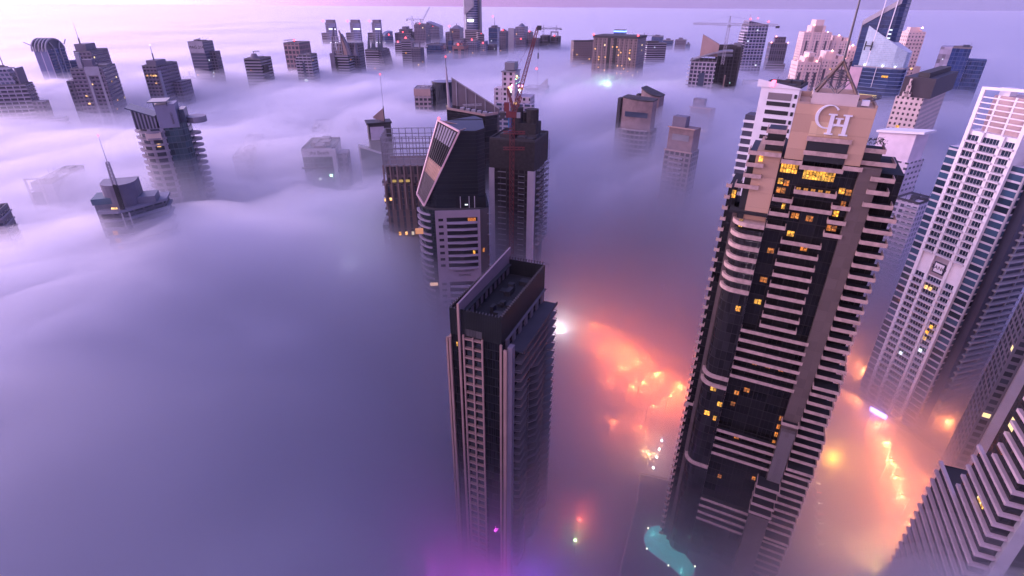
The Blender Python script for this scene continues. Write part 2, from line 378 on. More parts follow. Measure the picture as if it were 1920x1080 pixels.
ORG = lit_glass('m_orange_window', (1, .36, .06), .55)
COOL = glow('m_cool_window', (.8, .9, 1), 1.6)
BLUEL = glow('m_blue_light', (.15, .3, 1), 5)
WHT = glow('m_white_lamp', (1, .93, 1), 12)
GR = glow('m_green_lamp', (.5, 1, .72), 6)
# ------------------------------------------------------------ the hotel tower with the monogram
F_DARK = facade('f_dark_grid', (.022, .018, .017), (.012, .011, .011), 4.0, 3.3, .02, .98, .04, .96, gr=.12, mull=(1.3, 3.3, .10), mc=(.03, .026, .025))
F_TANP = facade('f_tan_panel', (.50, .31, .20), (.50, .31, .20), 5.6, 4.2, .012, .988, .015, .985, gr=.7, gvar=.1)
F_PIER = facade('f_pier_panel', (.13, .09, .078), (.115, .08, .07), 2.6, 3.3, .02, .98, .02, .98, gr=.75, gvar=.12)
M_SLAB = mat('m_slab_pink', (.46, .31, .26), .75, noise=.22, scale=.8)
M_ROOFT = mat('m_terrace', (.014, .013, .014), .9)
h = B('hotel_tower', 'tallest near tower, tan crown with a white CH monogram and stepped balconies', 1494, 195, d=155, yaw=0, cat='tower')
b = h; H0 = h.z
b.box('curtain_wall', F_DARK, -.7, 17.2, 2.0, 26, 0, 165.2)
b.box('service_pier', F_PIER, 17.2, 21.6, 0, 24, 0, 165.2)
b.box('crown', F_TANP, 0, 16.9, 0, 14, 165.3, 178.75)
k = MB(); k.box(0, .45, 0, 14, 178.75, 180.0); k.box(.45, 2.9, 0, .4, 178.75, 179.2); k.box(16.5, 16.9, 0, 14, 178.75, 179.4); k.box(.45, 16.5, 13.6, 14, 178.75, 180)
b.put('crown_parapet', k, M_TAN)
k = MB(); k.box(2.9, 12.7, .6, 1.0, 178.77, 181.4); k.box(2.9, 3.3, 1.0, 11, 178.77, 181.4); k.box(12.3, 12.7, 1.0, 11, 178.77, 181.4); k.box(3.3, 12.3, 10.6, 11, 178.77, 181.4)
b.put('penthouse', k, mat('m_penthouse', (.60, .47, .43), .7))
k = MB()
AP = (7.75, 5.6, 188.2)
for x, y in ((2.8, .8), (12.8, .8), (2.8, 10.8), (12.8, 10.8)): k.bar((x, y, 180.2), AP, .5)
b.put('mast_leg_frame', k, mat('m_bronze', (.16, .10, .075), .5, .3))
k = MB(); Q = [(2.8, .8), (12.8, .8), (12.8, 10.8), (2.8, 10.8)]
for i in range(4):
    a, c = Vector((*Q[i], 181.0)), Vector((*Q[(i + 1) % 4], 181.0)); A = Vector(AP)
    for t in (.45, .7): k.bar(a.lerp(A, t), c.lerp(A, t), .2)
    k.bar((a + c) / 2, a.lerp(A, .45), .13); k.bar((a + c) / 2, c.lerp(A, .45), .13); k.bar((a + c) / 2, A, .13)
    k.bar(a.lerp(A, .45), c.lerp(A, .7), .12); k.bar(c.lerp(A, .45), a.lerp(A, .7), .12)
b.put('mast_bracing', k, M_STEEL)
b.put('mast', MB().bar((*AP[:2], 187.8), (*AP[:2], 216), .48, .14, n=8), M_STEEL)
k = MB()
for t in range(8): k.bar((*AP[:2], 188.6), (AP[0] + .5 * math.cos(t), AP[1] + .5 * math.sin(t), 187.2), .1)
b.put('mast_collar', k, glow('m_collar_light', (1, .75, .2), .35))
# monogram: a large serif C whose bowl carries a smaller H
def serif_c(cx, cz, rx, rz):
    k = MB(); n = 26
    for i in range(n):
        A = []
        for t in (i / n, (i + 1) / n):
            an = R(42 + (322 - 42) * t); w = .10 + .62 * max(0, math.sin(math.pi * min(1, max(0, (t - .02) / .96)))) ** 1.6
            if t < .12: w = .55 - 3.2 * t
            A.append(((cx + rx * math.cos(an), cz + rz * math.sin(an)), (cx + (rx - w) * math.cos(an), cz + (rz - w * .7) * math.sin(an))))
        (a, c), (d, e) = A; F_ = [(q[0], -.62, q[1]) for q in (a, d, e, c)]; Bk = [(q[0], -.02, q[1]) for q in (a, d, e, c)]
        k.face(F_[::-1]); k.face(Bk)
        for p in range(4): k.face([F_[p], F_[(p + 1) % 4], Bk[(p + 1) % 4], Bk[p]])
    return k
b.put('monogram_letter', serif_c(7.35, 176.25, 2.75, 2.75), M_WHITE)
k = MB()
for x in (7.9, 11.0):
    k.box(x, x + .85, -.75, -.02, 172.5, 176.7)
    for z in (172.2, 176.7): k.box(x - .5, x + 1.35, -.75, -.02, z, z + .3)
k.box(8.75, 11.0, -.72, -.02, 174.3, 174.75)
k.box(9.5, 10.2, -.72, -.02, 174.75, 175.9); k.box(9.0, 10.7, -.72, -.02, 175.9, 176.15)
b.put('monogram_letter', k, M_WHITE)
b.box('sign_panel', facade('f_sign_panel', (.55, .38, .24), (.62, .43, .26), 1.7, 4, .02, .98, .02, .98, gr=.6, gvar=.15), 4.1, 12.5, -.03, 0, 171.5, 174.9)
b.box('roof_cabinet', M_WHITE, 13.6, 15.2, 1.5, 3, 179.0, 180.2)
k = MB(); k.bar((15, 4, 178.8), (16.3, 4, 182.5), .1); k.truss((14.4, 5, 179.6), (17.5, 7, 180.6), .7, 4, .12); b.put('roof_boom', k, M_STEEL)
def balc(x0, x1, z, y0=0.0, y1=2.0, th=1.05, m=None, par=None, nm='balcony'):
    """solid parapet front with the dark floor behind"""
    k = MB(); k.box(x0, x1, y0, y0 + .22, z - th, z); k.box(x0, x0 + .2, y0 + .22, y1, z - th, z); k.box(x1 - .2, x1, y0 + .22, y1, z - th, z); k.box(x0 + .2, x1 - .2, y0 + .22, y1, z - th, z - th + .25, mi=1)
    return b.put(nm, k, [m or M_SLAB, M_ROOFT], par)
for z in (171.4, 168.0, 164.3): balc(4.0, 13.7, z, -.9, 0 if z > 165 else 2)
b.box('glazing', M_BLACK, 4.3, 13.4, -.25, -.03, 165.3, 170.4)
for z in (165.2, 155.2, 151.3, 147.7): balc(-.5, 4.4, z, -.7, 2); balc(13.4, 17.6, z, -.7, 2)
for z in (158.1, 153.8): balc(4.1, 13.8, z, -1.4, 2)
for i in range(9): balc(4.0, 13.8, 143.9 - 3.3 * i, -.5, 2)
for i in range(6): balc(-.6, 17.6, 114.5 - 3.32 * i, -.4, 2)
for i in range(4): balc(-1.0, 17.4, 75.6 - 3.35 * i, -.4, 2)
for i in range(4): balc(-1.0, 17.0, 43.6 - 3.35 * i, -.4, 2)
# right wing: deep stepped terraces
b.box('side_wall', F_DARK, 21.6, 27.0, 3.4, 24, 0, 163.5)
for z, x1 in ((169.6, 21.4), (166.6, 24.3)): balc(16.95, x1, z, 1.0, 9, m=M_SLAB)
b.box('glazing', M_BLACK, 17.0, 21.0, 2.6, 9, 165.3, 168.6)
zz = 163.4; i = 0
while zz > 12:
    wide = i % 10 in (9,) and i > 10
    balc((19.8 if i < 3 else 21.65) , (24.8, 24.5, 26.2)[i] if i < 3 else 27.8 + (.8 if zz < 110 else 0) + (.9 if zz < 86 else 0), zz, -.9 if not wide else -2.2, 3.4, m=M_SLAB)
    zz -= 3.22; i += 1
for i, z in enumerate((61.5, 57.6, 53.7, 49.8)): balc(14.6, 21.6, z + .6, -5.5, 0, m=M_PINK); 
k = MB(); k.box(15.2, 21.2, -4.6, -.02, 0, 48); b.put('lower_wing', k, F_PIER)
balc(16.6, 21.4, 86.9, -2.4, 0); b.box('stair_pier', facade('f_pier_light', (.17, .135, .13), (.155, .125, .12), 1.2, 9, .03, .97, .0, 1, gr=.8, gvar=.12), 17.3, 21.3, -1.6, -.02, 62, 83)
# left wing, rounded bay
b.box('side_wall', F_TANP, -6.6, -.72, 1.0, 20, 150.0, 166.4)
b.box('glazing', M_BLACK, -8.3, -6.62, 2.2, 16, 146, 166)
b.box('glazing', M_BLACK, -5.0, -.74, 2.4, 9, 166.4, 171.8)
for z, x0 in ((172.2, -5.4), (169.4, -5.6), (166.4, -8.6)): balc(x0, -.72, z, -.1, 6)
for z, x0 in ((163.3, -8.6), (160.4, -8.7), (157.4, -10.3)): balc(x0, -4.3, z, -.2, 4)
k = MB(); k.box(-10.4, -.75, 0, 8, 149.2, 150.0); b.put('terrace', k, M_ROOFT)
BAY = [(-.75, -.6), (-.75, 12), (-8.4, 12)] + arc(-4.6, 3.4, 3.8, 180, 270, 9, ry=4.0)
BAY = BAY[::-1]; BAY = [BAY[-1]] + BAY[:-1]; BAY = BAY[::-1]
b.put('bay_glazing', MB().prism(BAY, 0, 145), facade('f_bay_glass', (.03, .027, .027), (.02, .018, .019), 1.6, 3.3, .03, .97, .03, .97, gr=.08))
def bayslab(z):
    k = MB(); out = [(-.74, -1.3), (-.74, 4)] + [(-9.0, 4)] + arc(-4.6, 3.2, 4.6, 180, 270, 9, ry=4.5); k.prism(out, z - 1.15, z); b.put('curved_balcony', k, M_SLAB)
for i in range(7): bayslab(147.2 - 3.35 * i)
for z in (96.3, 93.0, 59.2): bayslab(z)
b.box('bay_wall', F_TANP, -6.8, -.9, 2.5, 10, 145, 149.2)
b.box('pilaster', F_PIER, -9.6, -8.45, 3.0, 14, 0, 150)
b.box('side_glazing', F_DARK, -12.0, -9.6, 4.6, 20, 0, 155)
z = 156.0
while z > 8:
    balc(-12.7, -11.2, z, 3.4, 4.6, th=1.0); z -= 3.22
balc(-12.4, -9.7, 80, 3.2, 4.6)
def win(x, z, w=1.4, h=1.5, m=None, y=1.97, par='lit_window'):
    k = MB(); k.box(x, x + w * .46, y - .06, y, z, z + h); k.box(x + w * .54, x + w, y - .06, y, z, z + h * .45); k.box(x + w * .54, x + w, y - .06, y, z + h * .53, z + h); b.put(par, k, m or YEL)
for i in range(5): win(5.3 + i * 1.45, 160.3, 1.35, 2.4, YEL, 1.97)
for i in range(3): win(-.2 + i * 1.35, 161.3, 1.2, 2.3, YEL)
for i in range(5): win(4.6 + i * 1.7, 157.5 - 1.2, 1.0, 1.6, mat('m_amber', (.1, .05, .02), noise=0, emit=(1, .42, .08), es=.55))
for x, z, w_, m_ in ((-.1, 158.2, 1.2, YEL), (1.4, 157.9, 1.2, ORG), (14.2, 157.6, 1.3, YEL), (15.8, 157.4, 1.2, ORG), (0, 155.8, 2.2, ORG), (2.2, 151.6, .8, YEL), (14.4, 151.6, 1.2, YEL), (13.9, 147.6, 2.2, ORG), (15.5, 154.3, 1, ORG),
                    (5.0, 149.5, 1.8, ORG), (8.6, 149.3, 1.6, ORG), (5.1, 144.4, 1.7, YEL), (9.2, 140.9, 1.6, ORG), (1.4, 138.6, 1.6, ORG), (1.3, 129.6, 1.8, ORG), (1.2, 122.4, 1.8, YEL),
                    (4.8, 101.8, 1.3, ORG), (8.5, 101.8, 1.3, ORG), (12.2, 101.8, 1.3, ORG), (4.3, 91.2, 1.6, ORG), (1.8, 89.2, 1.3, ORG), (1.5, 84.6, 1.3, ORG), (5, 72.0, 1.4, ORG), (13.4, 57, 1.1, ORG), (3, 53, 1.2, ORG)): win(x, z, w_, 1.5, m_)
for x, z in ((-7.3, 145.5), (-5.8, 163.8), (-10.9, 152)): win(x, z, 1.0, 2.2, YEL, -.0 if x > -8 else 4.5)
for x, z, w_ in ((-5.3, 90.1, 1.7), (-2.3, 84.8, 1.4), (-5.6, 80.0, 1.7), (-2.6, 78.8, .9), (-3.3, 120, 1.3)): win(x, z, w_, 1.7, YEL, -.62)
for i in range(4): win(16.1, 84 - 3.3 * i, .9, 1.8, ORG, 1.97)
k = MB()
for _ in range(14):
    x, y, r = b.rnd.uniform(17.6, 20.8), b.rnd.uniform(1.6, 5), b.rnd.uniform(.4, .9)
    for t in range(14):
        a, c = b.rnd.uniform(0, 6.3), b.rnd.uniform(-1, 1); p = Vector((x + r * math.cos(a), y + r * math.sin(a), 170.2 + r * c + r)); q = Vector((b.rnd.uniform(-.3, .3), b.rnd.uniform(-.3, .3), b.rnd.uniform(-.3, .3))); k.face([p, p + q, p + Vector((q.y, -q.x, .25))])
b.put('terrace_shrubs', k, mat('m_leaf', (.02, .03, .02), .8))['kind'] = 'stuff'

# ------------------------------------------------------------ the dark tower in the middle foreground
F_RIB = facade('f_dark_ribs', (.018, .02, .02), (.01, .011, .012), .55, 60, .2, .8, 0, 1, gr=.35, gvar=.1)
F_BG = facade('f_black_glass', (.014, .014, .015), (.008, .009, .010), .8, 3.3, .06, .94, .05, .95, gr=.1, gvar=.4)
M_CREAM = mat('m_cream_frame', (.36, .22, .18), .6)
b = B('apartment_tower', 'dark tower in the middle foreground with an open roof and a slanted fin wall', 940, 597, d=133, yaw=23, cat='tower')
zt = b.z; xL = -16.6; D = b.sd(1022, 504)[0]; print('BLK', zt, D, b.sd(965, 455, -13.4), b.sd(965, 495, -13.4), b.fp(862, 560), b.sd(1035, 572, 3.5), b.sd(973, 650, 3.5))
b.box('walls', F_BG, xL, 0, 0.3, D, 0, zt - 9.0)
k = MB()
for x0, x1, y0, y1 in ((xL, -13.7, 0, .35), (-13.0, 0, 0, .35), (-.35, 0, .35, D), (xL, -.35, D - .35, D), (xL, xL + .35, .35, D - .35)): k.box(x0, x1, y0, y1, zt - 9.0, zt)
b.put('crown_screen', k, F_RIB)
b.box('crown_band', facade('f_louvre', (.10, .09, .09), (.05, .045, .045), .5, 9, .1, .9, 0, 1, gr=.6), -11.5, -6.2, -.05, 0, zt - 8.6, zt - 6.2)
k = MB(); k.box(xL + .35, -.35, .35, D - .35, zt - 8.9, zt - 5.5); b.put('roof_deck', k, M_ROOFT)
t = .8
while t < D - 1: b.box('parapet_fin', M_STEEL, -.6, .1, t, t + .16, zt, zt + .5); b.box('parapet_fin', M_STEEL, xL - .1, xL + .5, t, t + .16, zt, zt + .5); t += 1.25
t = xL + .7
while t < 0:
    b.box('parapet_fin', M_STEEL, t, t + .14, D - .5, D + .1, zt, zt + 1.1)
    if not -14 < t < -12.8: b.box('parapet_fin', M_STEEL, t, t + .14, -.12, .5, zt, zt + .45)
    t += 1.0
k = MB(); k.bar((xL, D, zt + .8), (0, D, zt + .8), .08); k.bar((0, D, zt + .4), (1.3, D + .3, zt + .5), .07); k.bar((1.3, D + .3, zt + .5), (1.0, D + .3, zt - 1), .07)
b.put('roof_rail', k, M_STEEL)
f0, f1 = b.sd(862, 560, -13.4), b.sd(965, 455, -13.4)
k = MB(); za, zb_ = zt + 2.2, b.sd(965, 455, -13.4)[1]; yb = min(b.sd(965, 455, -13.4)[0], D + 1)
A = [(-13.65, -.5, zt - 14), (-13.65, yb, zt - 14), (-13.65, yb, zb_), (-13.65, -.5, za)]; Bq = [(-13.05, y, z) for _, y, z in A]
k.face(A); k.face(Bq[::-1])
for i in range(4): j = (i + 1) % 4; k.face([A[i], Bq[i], Bq[j], A[j]][::1])
b.put('fin_wall', k, mat('m_fin', (.20, .14, .17), .65, noise=.05))
b.box('fin_column', M_CREAM, -13.7, -13.0, -.85, -.5, 0, za)
k = MB()
for _ in range(16):
    x, y = b.rnd.uniform(-11, -4), b.rnd.uniform(3, D - 5); w_ = b.rnd.uniform(1, 3); k.box(x, x + w_, y, y + b.rnd.uniform(1, 4), zt - 5.49, zt - 5.49 + b.rnd.uniform(.4, 2.2) + _ * .01)
for _ in range(10):
    y = 2 + _ * D / 11; k.box(-12.9, -12.4, y, y + .5, zt - 5.5, zt - 1.2)
k.box(-12.9, -11.6, 2, D - 2, zt - 1.2, zt - .9)
b.put('roof_plant', k, mat('m_plant', (.022, .02, .022), .7))
for x0, x1 in ((-12.2, -11.7), (-9.1, -8.65), (-6.1, -5.6)): b.box('frame_post', M_CREAM, x0, x1, -.9, -.4, 0, zt - 8.0 - (0 if x0 < -12 else .4))
z = zt - 9.6; i = 0
while z > 12:
    for x0, x1 in ((-11.7, -9.1), (-8.65, -6.1)):
        b.box('frame_rung', M_CREAM, x0, x1, -.8, .28, z, z + .42)
    z -= 3.3
z = zt - 10.2; MRG = mat('m_recess_glass', (.035, .04, .045), .2, noise=.3)
kk = MB()
while z > 5:
    for x0 in (-11.5, -8.5):
        b.box('window', MRG, x0 + .3, x0 + 2.0, .1, .28, z - 2.2, z - .4); kk.box(x0 + .15, x0 + 2.2, -.5, .1, z - 2.9, z - 2.6)
    z -= 3.3
b.put('recess_sills', kk, M_DCONC)
for x0, x1, y0, ztp in ((-.3, .35, -.7, zt - 8.8), (.85, 1.9, -.6, zt - 10.3)): b.box('corner_column', M_CREAM, x0, x1, y0, y0 + .6, 0, ztp)
b.box('corner_wall', mat('m_violet_wall', (.17, .14, .17), .6), 1.9, 3.4, 0, 2.2, 0, zt - 9.4)
b.box('corner_column', M_CREAM, xL - 1.5, xL - .9, -.4, .3, 0, zt - 10.5); b.box('corner_column', M_CREAM, xL - .5, xL + .2, -.5, .2, 0, zt - 10)
k = MB(); z = zt - 12
while z > 6: k.box(xL - 2.0, xL, .3, 9, z, z + .35); z -= 3.3
b.put('side_balconies', k, M_CREAM)
# right flank: terrace, zig-zag balconies
Ds = b.sd(1035, 572, 3.6)[0]; Ds = min(max(Ds, 36), 46)
k = MB(); k.box(0.02, 5.6, 4.0, Ds, zt - 13.2, zt - 12.9); k.box(5.3, 5.6, 4.0, Ds, zt - 12.9, zt - 12.2)
b.put('flank_terrace', k, mat('m_terr_violet', (.05, .042, .052), .7))
k = MB(); t = 3.0
while t < D - 3: k.box(0.02, .5, t, t + 2.2, zt - 12.9, zt - 9.2); t += 5.2
k.box(0.02, .8, 3, D, zt - 9.2, zt - 8.9); b.put('flank_colonnade', k, mat('m_flank', (.15, .12, .14), .7))
b.box('flank_wall', F_BG, 0.02, 2.6, 2.3, Ds - 1, 0, zt - 13.3)
M_RAIL = mat('m_rail', (.14, .11, .115), .5)
z = zt - 16.5; i = 0
while z > 10:
    jog = 0 if i < 3 else 1
    P = [(2.6, 2.4), (5.2, 3.0), (5.4, 8.5), (3.6, 10.5), (3.6, 15), (5.6, 17.5), (5.6, 24), (3.8, 26), (3.8, 30), (5.6, 33), (5.4, Ds), (2.6, Ds)] if jog else [(2.6, 2.4), (5.2, 3.0), (5.5, Ds), (2.6, Ds)]
    b.put('balcony', MB().prism(P, z, z + .28), M_RAIL)
    k = MB()
    for a, c in zip(P[:-1], P[1:]): k.bar((*a, z + .95), (*c, z + .95), .12)
    b.put('balcony_rail', k, M_RAIL, b.root.children[-1] if False else None)
    z -= 3.3; i += 1
for y in (9.3, 25): b.put('downpipe', MB().bar((5.5, y, 0), (5.5, y, zt - 16), .1), M_STEEL)
for x in (-14.9, -14.2): b.box('lit_window', YEL, x, x + .45, .2, .3, zt - 13.2, zt - 11.8)

# ------------------------------------------------------------ round tower with the slanted glass crown
import bmesh
b = B('round_tower', 'rounded dark tower with a tilted pink framed glass face on its crown', 815, 393, d=240, yaw=2, cat='tower')
z1 = b.z - .5; xr = b.width(918); xl = b.width(784); xm = (xl + xr) / 2; rx = (xr - xl) / 2; print('AA', z1, xl, xr)
foot = [(xr, 5)] + [(xr, 24)] + arc(xm, 20, rx, 0, 180, 10, ry=14)[1:] + [(xl, 14)] + arc(xl + 9, 11, 9, 180, 262, 9, ry=10.5) + [(xl + 14, 0)] + [(xr - 4, .3)]
b.put('glazing', MB().prism(foot, 0, z1), facade('f_green_glass', (.03, .035, .038), (.012, .02, .022), 1.1, 1.65, .04, .96, .06, .94, gr=.1, gvar=.35))
px0, px1 = 0.0, xr - 5.5
b.put('panel_wall', MB().box(px0, px1 + 1.0, -1.1, -.02, 0, z1 + .0), mat('m_lilac_panel', (.26, .20, .24), .6, noise=.06))
b.put('panel_return', MB().prism([(px1 + 1.0, -1.1), (xr - .3, 2.6), (xr - .3, 3.4), (px1 + 1.0, -.02)], 0, z1), M_DCONC)
fh = 3.3; wb0, wb1 = 5.2, px1 - .3; z = z1 - 5.2; i = 0
MG = mat('m_recess', (.015, .016, .018), .2)
while z > 8:
    if i in (8, 9): z -= fh; i += 1; continue
    b.box('window_recess', MG, wb0, wb1, -1.16, -1.1, z, z + 1.9)
    k = MB(); P = [(wb0 - .2, -1.1), (wb0 + .6, -2.0), ((wb0 + wb1) / 2, -2.7), (wb1 - .6, -2.0), (wb1 + .2, -1.1)]; k.prism(P, z - .9, z - .1); b.put('balcony', k, mat('m_lilac_slab', (.30, .25, .31), .6))
    b.box('small_window', MG, 1.4, 3.6, -1.16, -1.1, z + .3, z + 1.6)
    z -= fh; i += 1
sign(b, 'SHEMARA TOWER', (wb0 + wb1) / 2, -1.2, z1 - 5.2 - 8 * fh + .6, 1.25, M_BLACK, sx=.9) if False else None
sign(b, 'MARINA HEIGHTS', (wb0 + wb1) / 2, -1.2, z1 - 5.2 - 8 * fh + 1.0, 1.25, M_BLACK)
sign(b, 'DAMAC', (wb0 + wb1) / 2 + .5, -1.2, z1 - 5.2 - 8 * fh - 1.2, 1.7, M_BLACK)
k = MB(); z = z1 - 2.0
while z > 10:
    P = [(xl + 5.6, 1.6)] + arc(xl + 8.2, 11, 9.4, 250, 178, 8, ry=10.6); P2 = [(x * 1.0, y) for x, y in P]
    Q = P + [(xl + 1.5, 12), (xl + 4, 6), (xl + 6.5, 3.2)]
    kk = MB().prism(Q, z - .8, z); b.put('curved_balcony', kk, mat('m_lilac_slab', (.3, .25, .31))); z -= fh
k = MB(); z = z1 - 3
while z > 10: k.box(px1 + 2.2, xr + .5, 2.0, 3.0, z, z + .18); z -= fh * 1.6
b.put('side_rails', k, M_LGREY)
k = MB()
k.prism(grow([(x, y) for x, y in foot], -.6, xm, 12), z1, z1 + .5); b.put('setback_terrace', k, M_DCONC)
UP = [(x * 1.0, y) for x, y in grow(foot, -1.6, xm, 12)]
P3 = b.fp(797, 386, 2.2); P4 = b.fp(784, 364, 10); P1 = b.fp(823, 226, 17); P2 = b.fp(863, 247, .9)
zt = b.fp(925, 243, 12)[1]; print('AA crown', P1, P2, P3, P4, zt)
v1, v2, v3 = Vector((P1[0], 17, P1[1])), Vector((P2[0], .9, P2[1])), Vector((P3[0], 2.2, P3[1]))
nrm = (v1 - v3).cross(v2 - v3).normalized()
if nrm.x > 0: nrm = -nrm
bm = bmesh.new(); k = MB().prism(UP, z1 + .5, max(P1[1], P2[1], zt) + 1)
me = bpy.data.meshes.new('tmp'); me.from_pydata(k.v, [], k.f); bm.from_mesh(me); bmesh.ops.remove_doubles(bm, verts=bm.verts, dist=.001)
_v4 = Vector((P4[0], 10, P4[1])); n2 = (v1 - _v4).cross(nrm).normalized(); n2 = n2 if n2.x < 0 else -n2
for co, no in ((v3 + nrm * .0, nrm), (_v4 + n2 * .3, n2), (Vector((P2[0], .9, P2[1] + .2)), Vector((-.0, -.06, 1)).normalized())):
    r_ = bmesh.ops.bisect_plane(bm, geom=bm.verts[:] + bm.edges[:] + bm.faces[:], plane_co=co, plane_no=no, clear_outer=True)
    ed = [e for e in r_['geom_cut'] if isinstance(e, bmesh.types.BMEdge)]
    if ed: bmesh.ops.edgeloop_fill(bm, edges=ed) if hasattr(bmesh.ops, 'edgeloop_fill') else bmesh.ops.contextual_create(bm, geom=ed)
bmesh.ops.recalc_face_normals(bm, faces=bm.faces)
uvl = bm.loops.layers.uv.new('UVMap')
for f in bm.faces:
    for l in f.loops: l[uvl].uv = (l.vert.co.x - l.vert.co.y * .5, l.vert.co.z)
me = bpy.data.meshes.new('crown_drum'); bm.to_mesh(me); me.materials.append(facade('f_drum', (.018, .02, .022), (.014, .017, .02), 40, 1.65, 0, 1, .08, 1, gr=.15, gvar=.2)); o = link(bpy.data.objects.new('crown_drum', me)); o.parent = b.root
q1, q2, q3, q4 = [Vector(v) + nrm * .5 for v in (v1, v2, v3, (P4[0], 10, P4[1]))]
q4 = q4 - nrm * (q4 - q3).dot(nrm)
k = MB()
for a, c in ((q1, q2), (q2, q3), (q3, q4), (q4, q1)): k.bar(a, c, .75)
b.put('slope_frame', k, mat('m_pink_frame', (.62, .40, .40), .5))
def quadpt(s, t): return (q4.lerp(q3, s)).lerp(q1.lerp(q2, s), t)
k = MB(); k.face([quadpt(0, 0) - nrm * .15, quadpt(1, 0) - nrm * .15, quadpt(1, .33) - nrm * .15, quadpt(0, .33) - nrm * .15]); b.put('slope_glass', k, mat('m_slope_grey', (.10, .08, .08), .6, spec=.1))
k = MB(); k.face([quadpt(0, .33) - nrm * .1, quadpt(1, .33) - nrm * .1, quadpt(1, .52) - nrm * .1, quadpt(0, .52) - nrm * .1]); b.put('slope_glass', k, mat('m_slope_tan', (.42, .26, .18), .7, noise=.2, spec=.1))
k = MB(); k.face([quadpt(0, .52) - nrm * .12, quadpt(1, .52) - nrm * .12, quadpt(1, 1) - nrm * .12, quadpt(0, 1) - nrm * .12]); b.put('slope_opening', k, mat('m_slope_black', (.01, .01, .011), .8, noise=0, spec=.05))
k = MB()
for i in range(1, 9):
    k.bar(quadpt(i / 9, .5), quadpt(i / 9, 1), .16)
for i in range(1, 10): k.bar(quadpt(i / 10, 0), quadpt(i / 10, .52), .06)
for i in range(1, 14): k.bar(quadpt(0, i * .038), quadpt(1, i * .038), .05)
b.put('slope_mullions', k, M_STEEL)
k = MB()
for i in range(7): k.face([quadpt(.08 + i * .125, .78) + nrm * .02, quadpt(.155 + i * .125, .78) + nrm * .02, quadpt(.155 + i * .125, .97) + nrm * .02, quadpt(.08 + i * .125, .97) + nrm * .02])
b.put('slope_louvres', k, mat('m_louvre_pale', (.22, .20, .24), .7, spec=.1))
k = MB(); k.box(P2[0] - 4, xr - 3, 10, 11, zt - 1, zt + 1.2); k.bar((P1[0], 17, P1[1]), (P2[0] + 9, 9, zt + .9), .5); k.bar((P2[0], 1.5, P2[1] + .5), (P2[0] + 8, 14, zt + 1.5), .4); b.put('roof_beam', k, M_PINK)
b.box('sky_lobby', MG, xm + 1, xr - 1.5, 1.2, 3.6, z1 + .5, z1 + 5.5)
for x in (xm + 3, xm + 7, xm + 9.5): b.put('lobby_column', MB().bar((x, 1.0, z1 + .5), (x, 1.0, z1 + 6), .35), M_LGREY)
for x0, x1, z, m_ in ((wb1 - 4.4, wb1 - .8, z1 - 5.2, ORG), (wb1 - 2.4, wb1 - 1.4, z1 - 5.2 - 5 * fh, YEL), (px1 + 2, px1 + 2.8, z1 - 21, ORG), (-4.4, -.6, z1 - 38.5, mat('m_soft_win', (.1, .06, .05), noise=0, emit=(1, .55, .4), es=1.0)), (-8.6, -6.0, z1 - 11.8, mat('m_soft_or', (.1, .06, .05), noise=0, emit=(1, .4, .2), es=.6))):
    if x0 > -5 and x0 < 5: b.box('lit_window', m_, x0, x1, .0, .5, z, z + 1.5)
    elif x0 < -5: b.box('lit_window', m_, x0 - 1, x1, 1.6, 3.0, z, z + 2.4)
    else: b.box('lit_window', m_, x0, x1, -1.3, -1.17 if x0 < px1 else 2, z + .1, z + 1.6)
b.box('lobby_lamp', COOL, xm + 5, xm + 6.4, .9, 1.3, z1 + 1.8, z1 + 2.3)
beacon(b, P1[0], 17, P1[1] + .5, .6)

# ------------------------------------------------------------ brown hotel with the pergola crown
F_BRN = facade('f_brown', (.14, .085, .065), (.025, .028, .035), 3.3, 3.3, .32, .68, .0, .92, gr=.15, gvar=.35)
b = B('apartment_tower', 'brown striped tower with an open pergola frame on its top', 722, 345, d=272, yaw=8, cat='tower')
W = b.width(805) + 6; zt = b.z; Dp = 24; zp = b.fp(722, 258)[1]; print('Z', W, zt, zp)
b.box('walls', F_BRN, 0, W, 0, Dp, 0, zt)
k = MB()
for i in range(int(W / 3.3) + 1):
    x = i * 3.3 - .35; k.box(x, x + .7, -1.0, -.02, zt - 13, zt + 9.5)
b.put('pilasters', k, mat('m_brown_pil', (.19, .13, .12), .7))
b.box('upper_floors', facade('f_upper_brown', (.15, .105, .10), (.02, .018, .018), 3.3, 9.5, .18, .82, .05, .9, gr=.3), 1, W, .8, Dp - 2, zt + .02, zt + 8.5)
k = MB(); n = int(W / 3.3)
for i in range(n + 1):
    for y in (0, Dp - 3): k.box(i * 3.3, i * 3.3 + .35, y, y + .35, zt + 8.5, zp)
for j in range(7):
    y = j * (Dp - 3) / 6; k.box(-.2, .2, y, y + .3, zt + 4, zp); k.box(W - .4, W, y, y + .3, zt + 8.5, zp)
for q in range(6):
    z = zt + 9.5 + q * (zp - zt - 9.5) / 5
    k.box(-.3, W, -.1, .25, z, z + .3); k.box(-.3, W, Dp - 3.1, Dp - 2.8, z, z + .3); k.box(-.3, 0, .25, Dp - 3.1, z, z + .3); k.box(W - .3, W, .25, Dp - 3.1, z, z + .3)
b.put('pergola', k, M_GREY)
k = MB(); k.box(-1.5, .02, 1, 6, zt - 1.2, zt); k.box(-1.6, -1.4, 1, 6, zt, zt + 1.1); b.put('corner_terrace', k, M_LGREY)
z = zt - 8
while z > 30:
    b.put('side_balcony', MB().prism([(-1.9, 4), (-.02, 3), (-.02, 9), (-1.9, 8)], z, z + .8, top=[(-.8, 5), (-.02, 3), (-.02, 9), (-.8, 8)]), M_DCONC); z -= 3.3
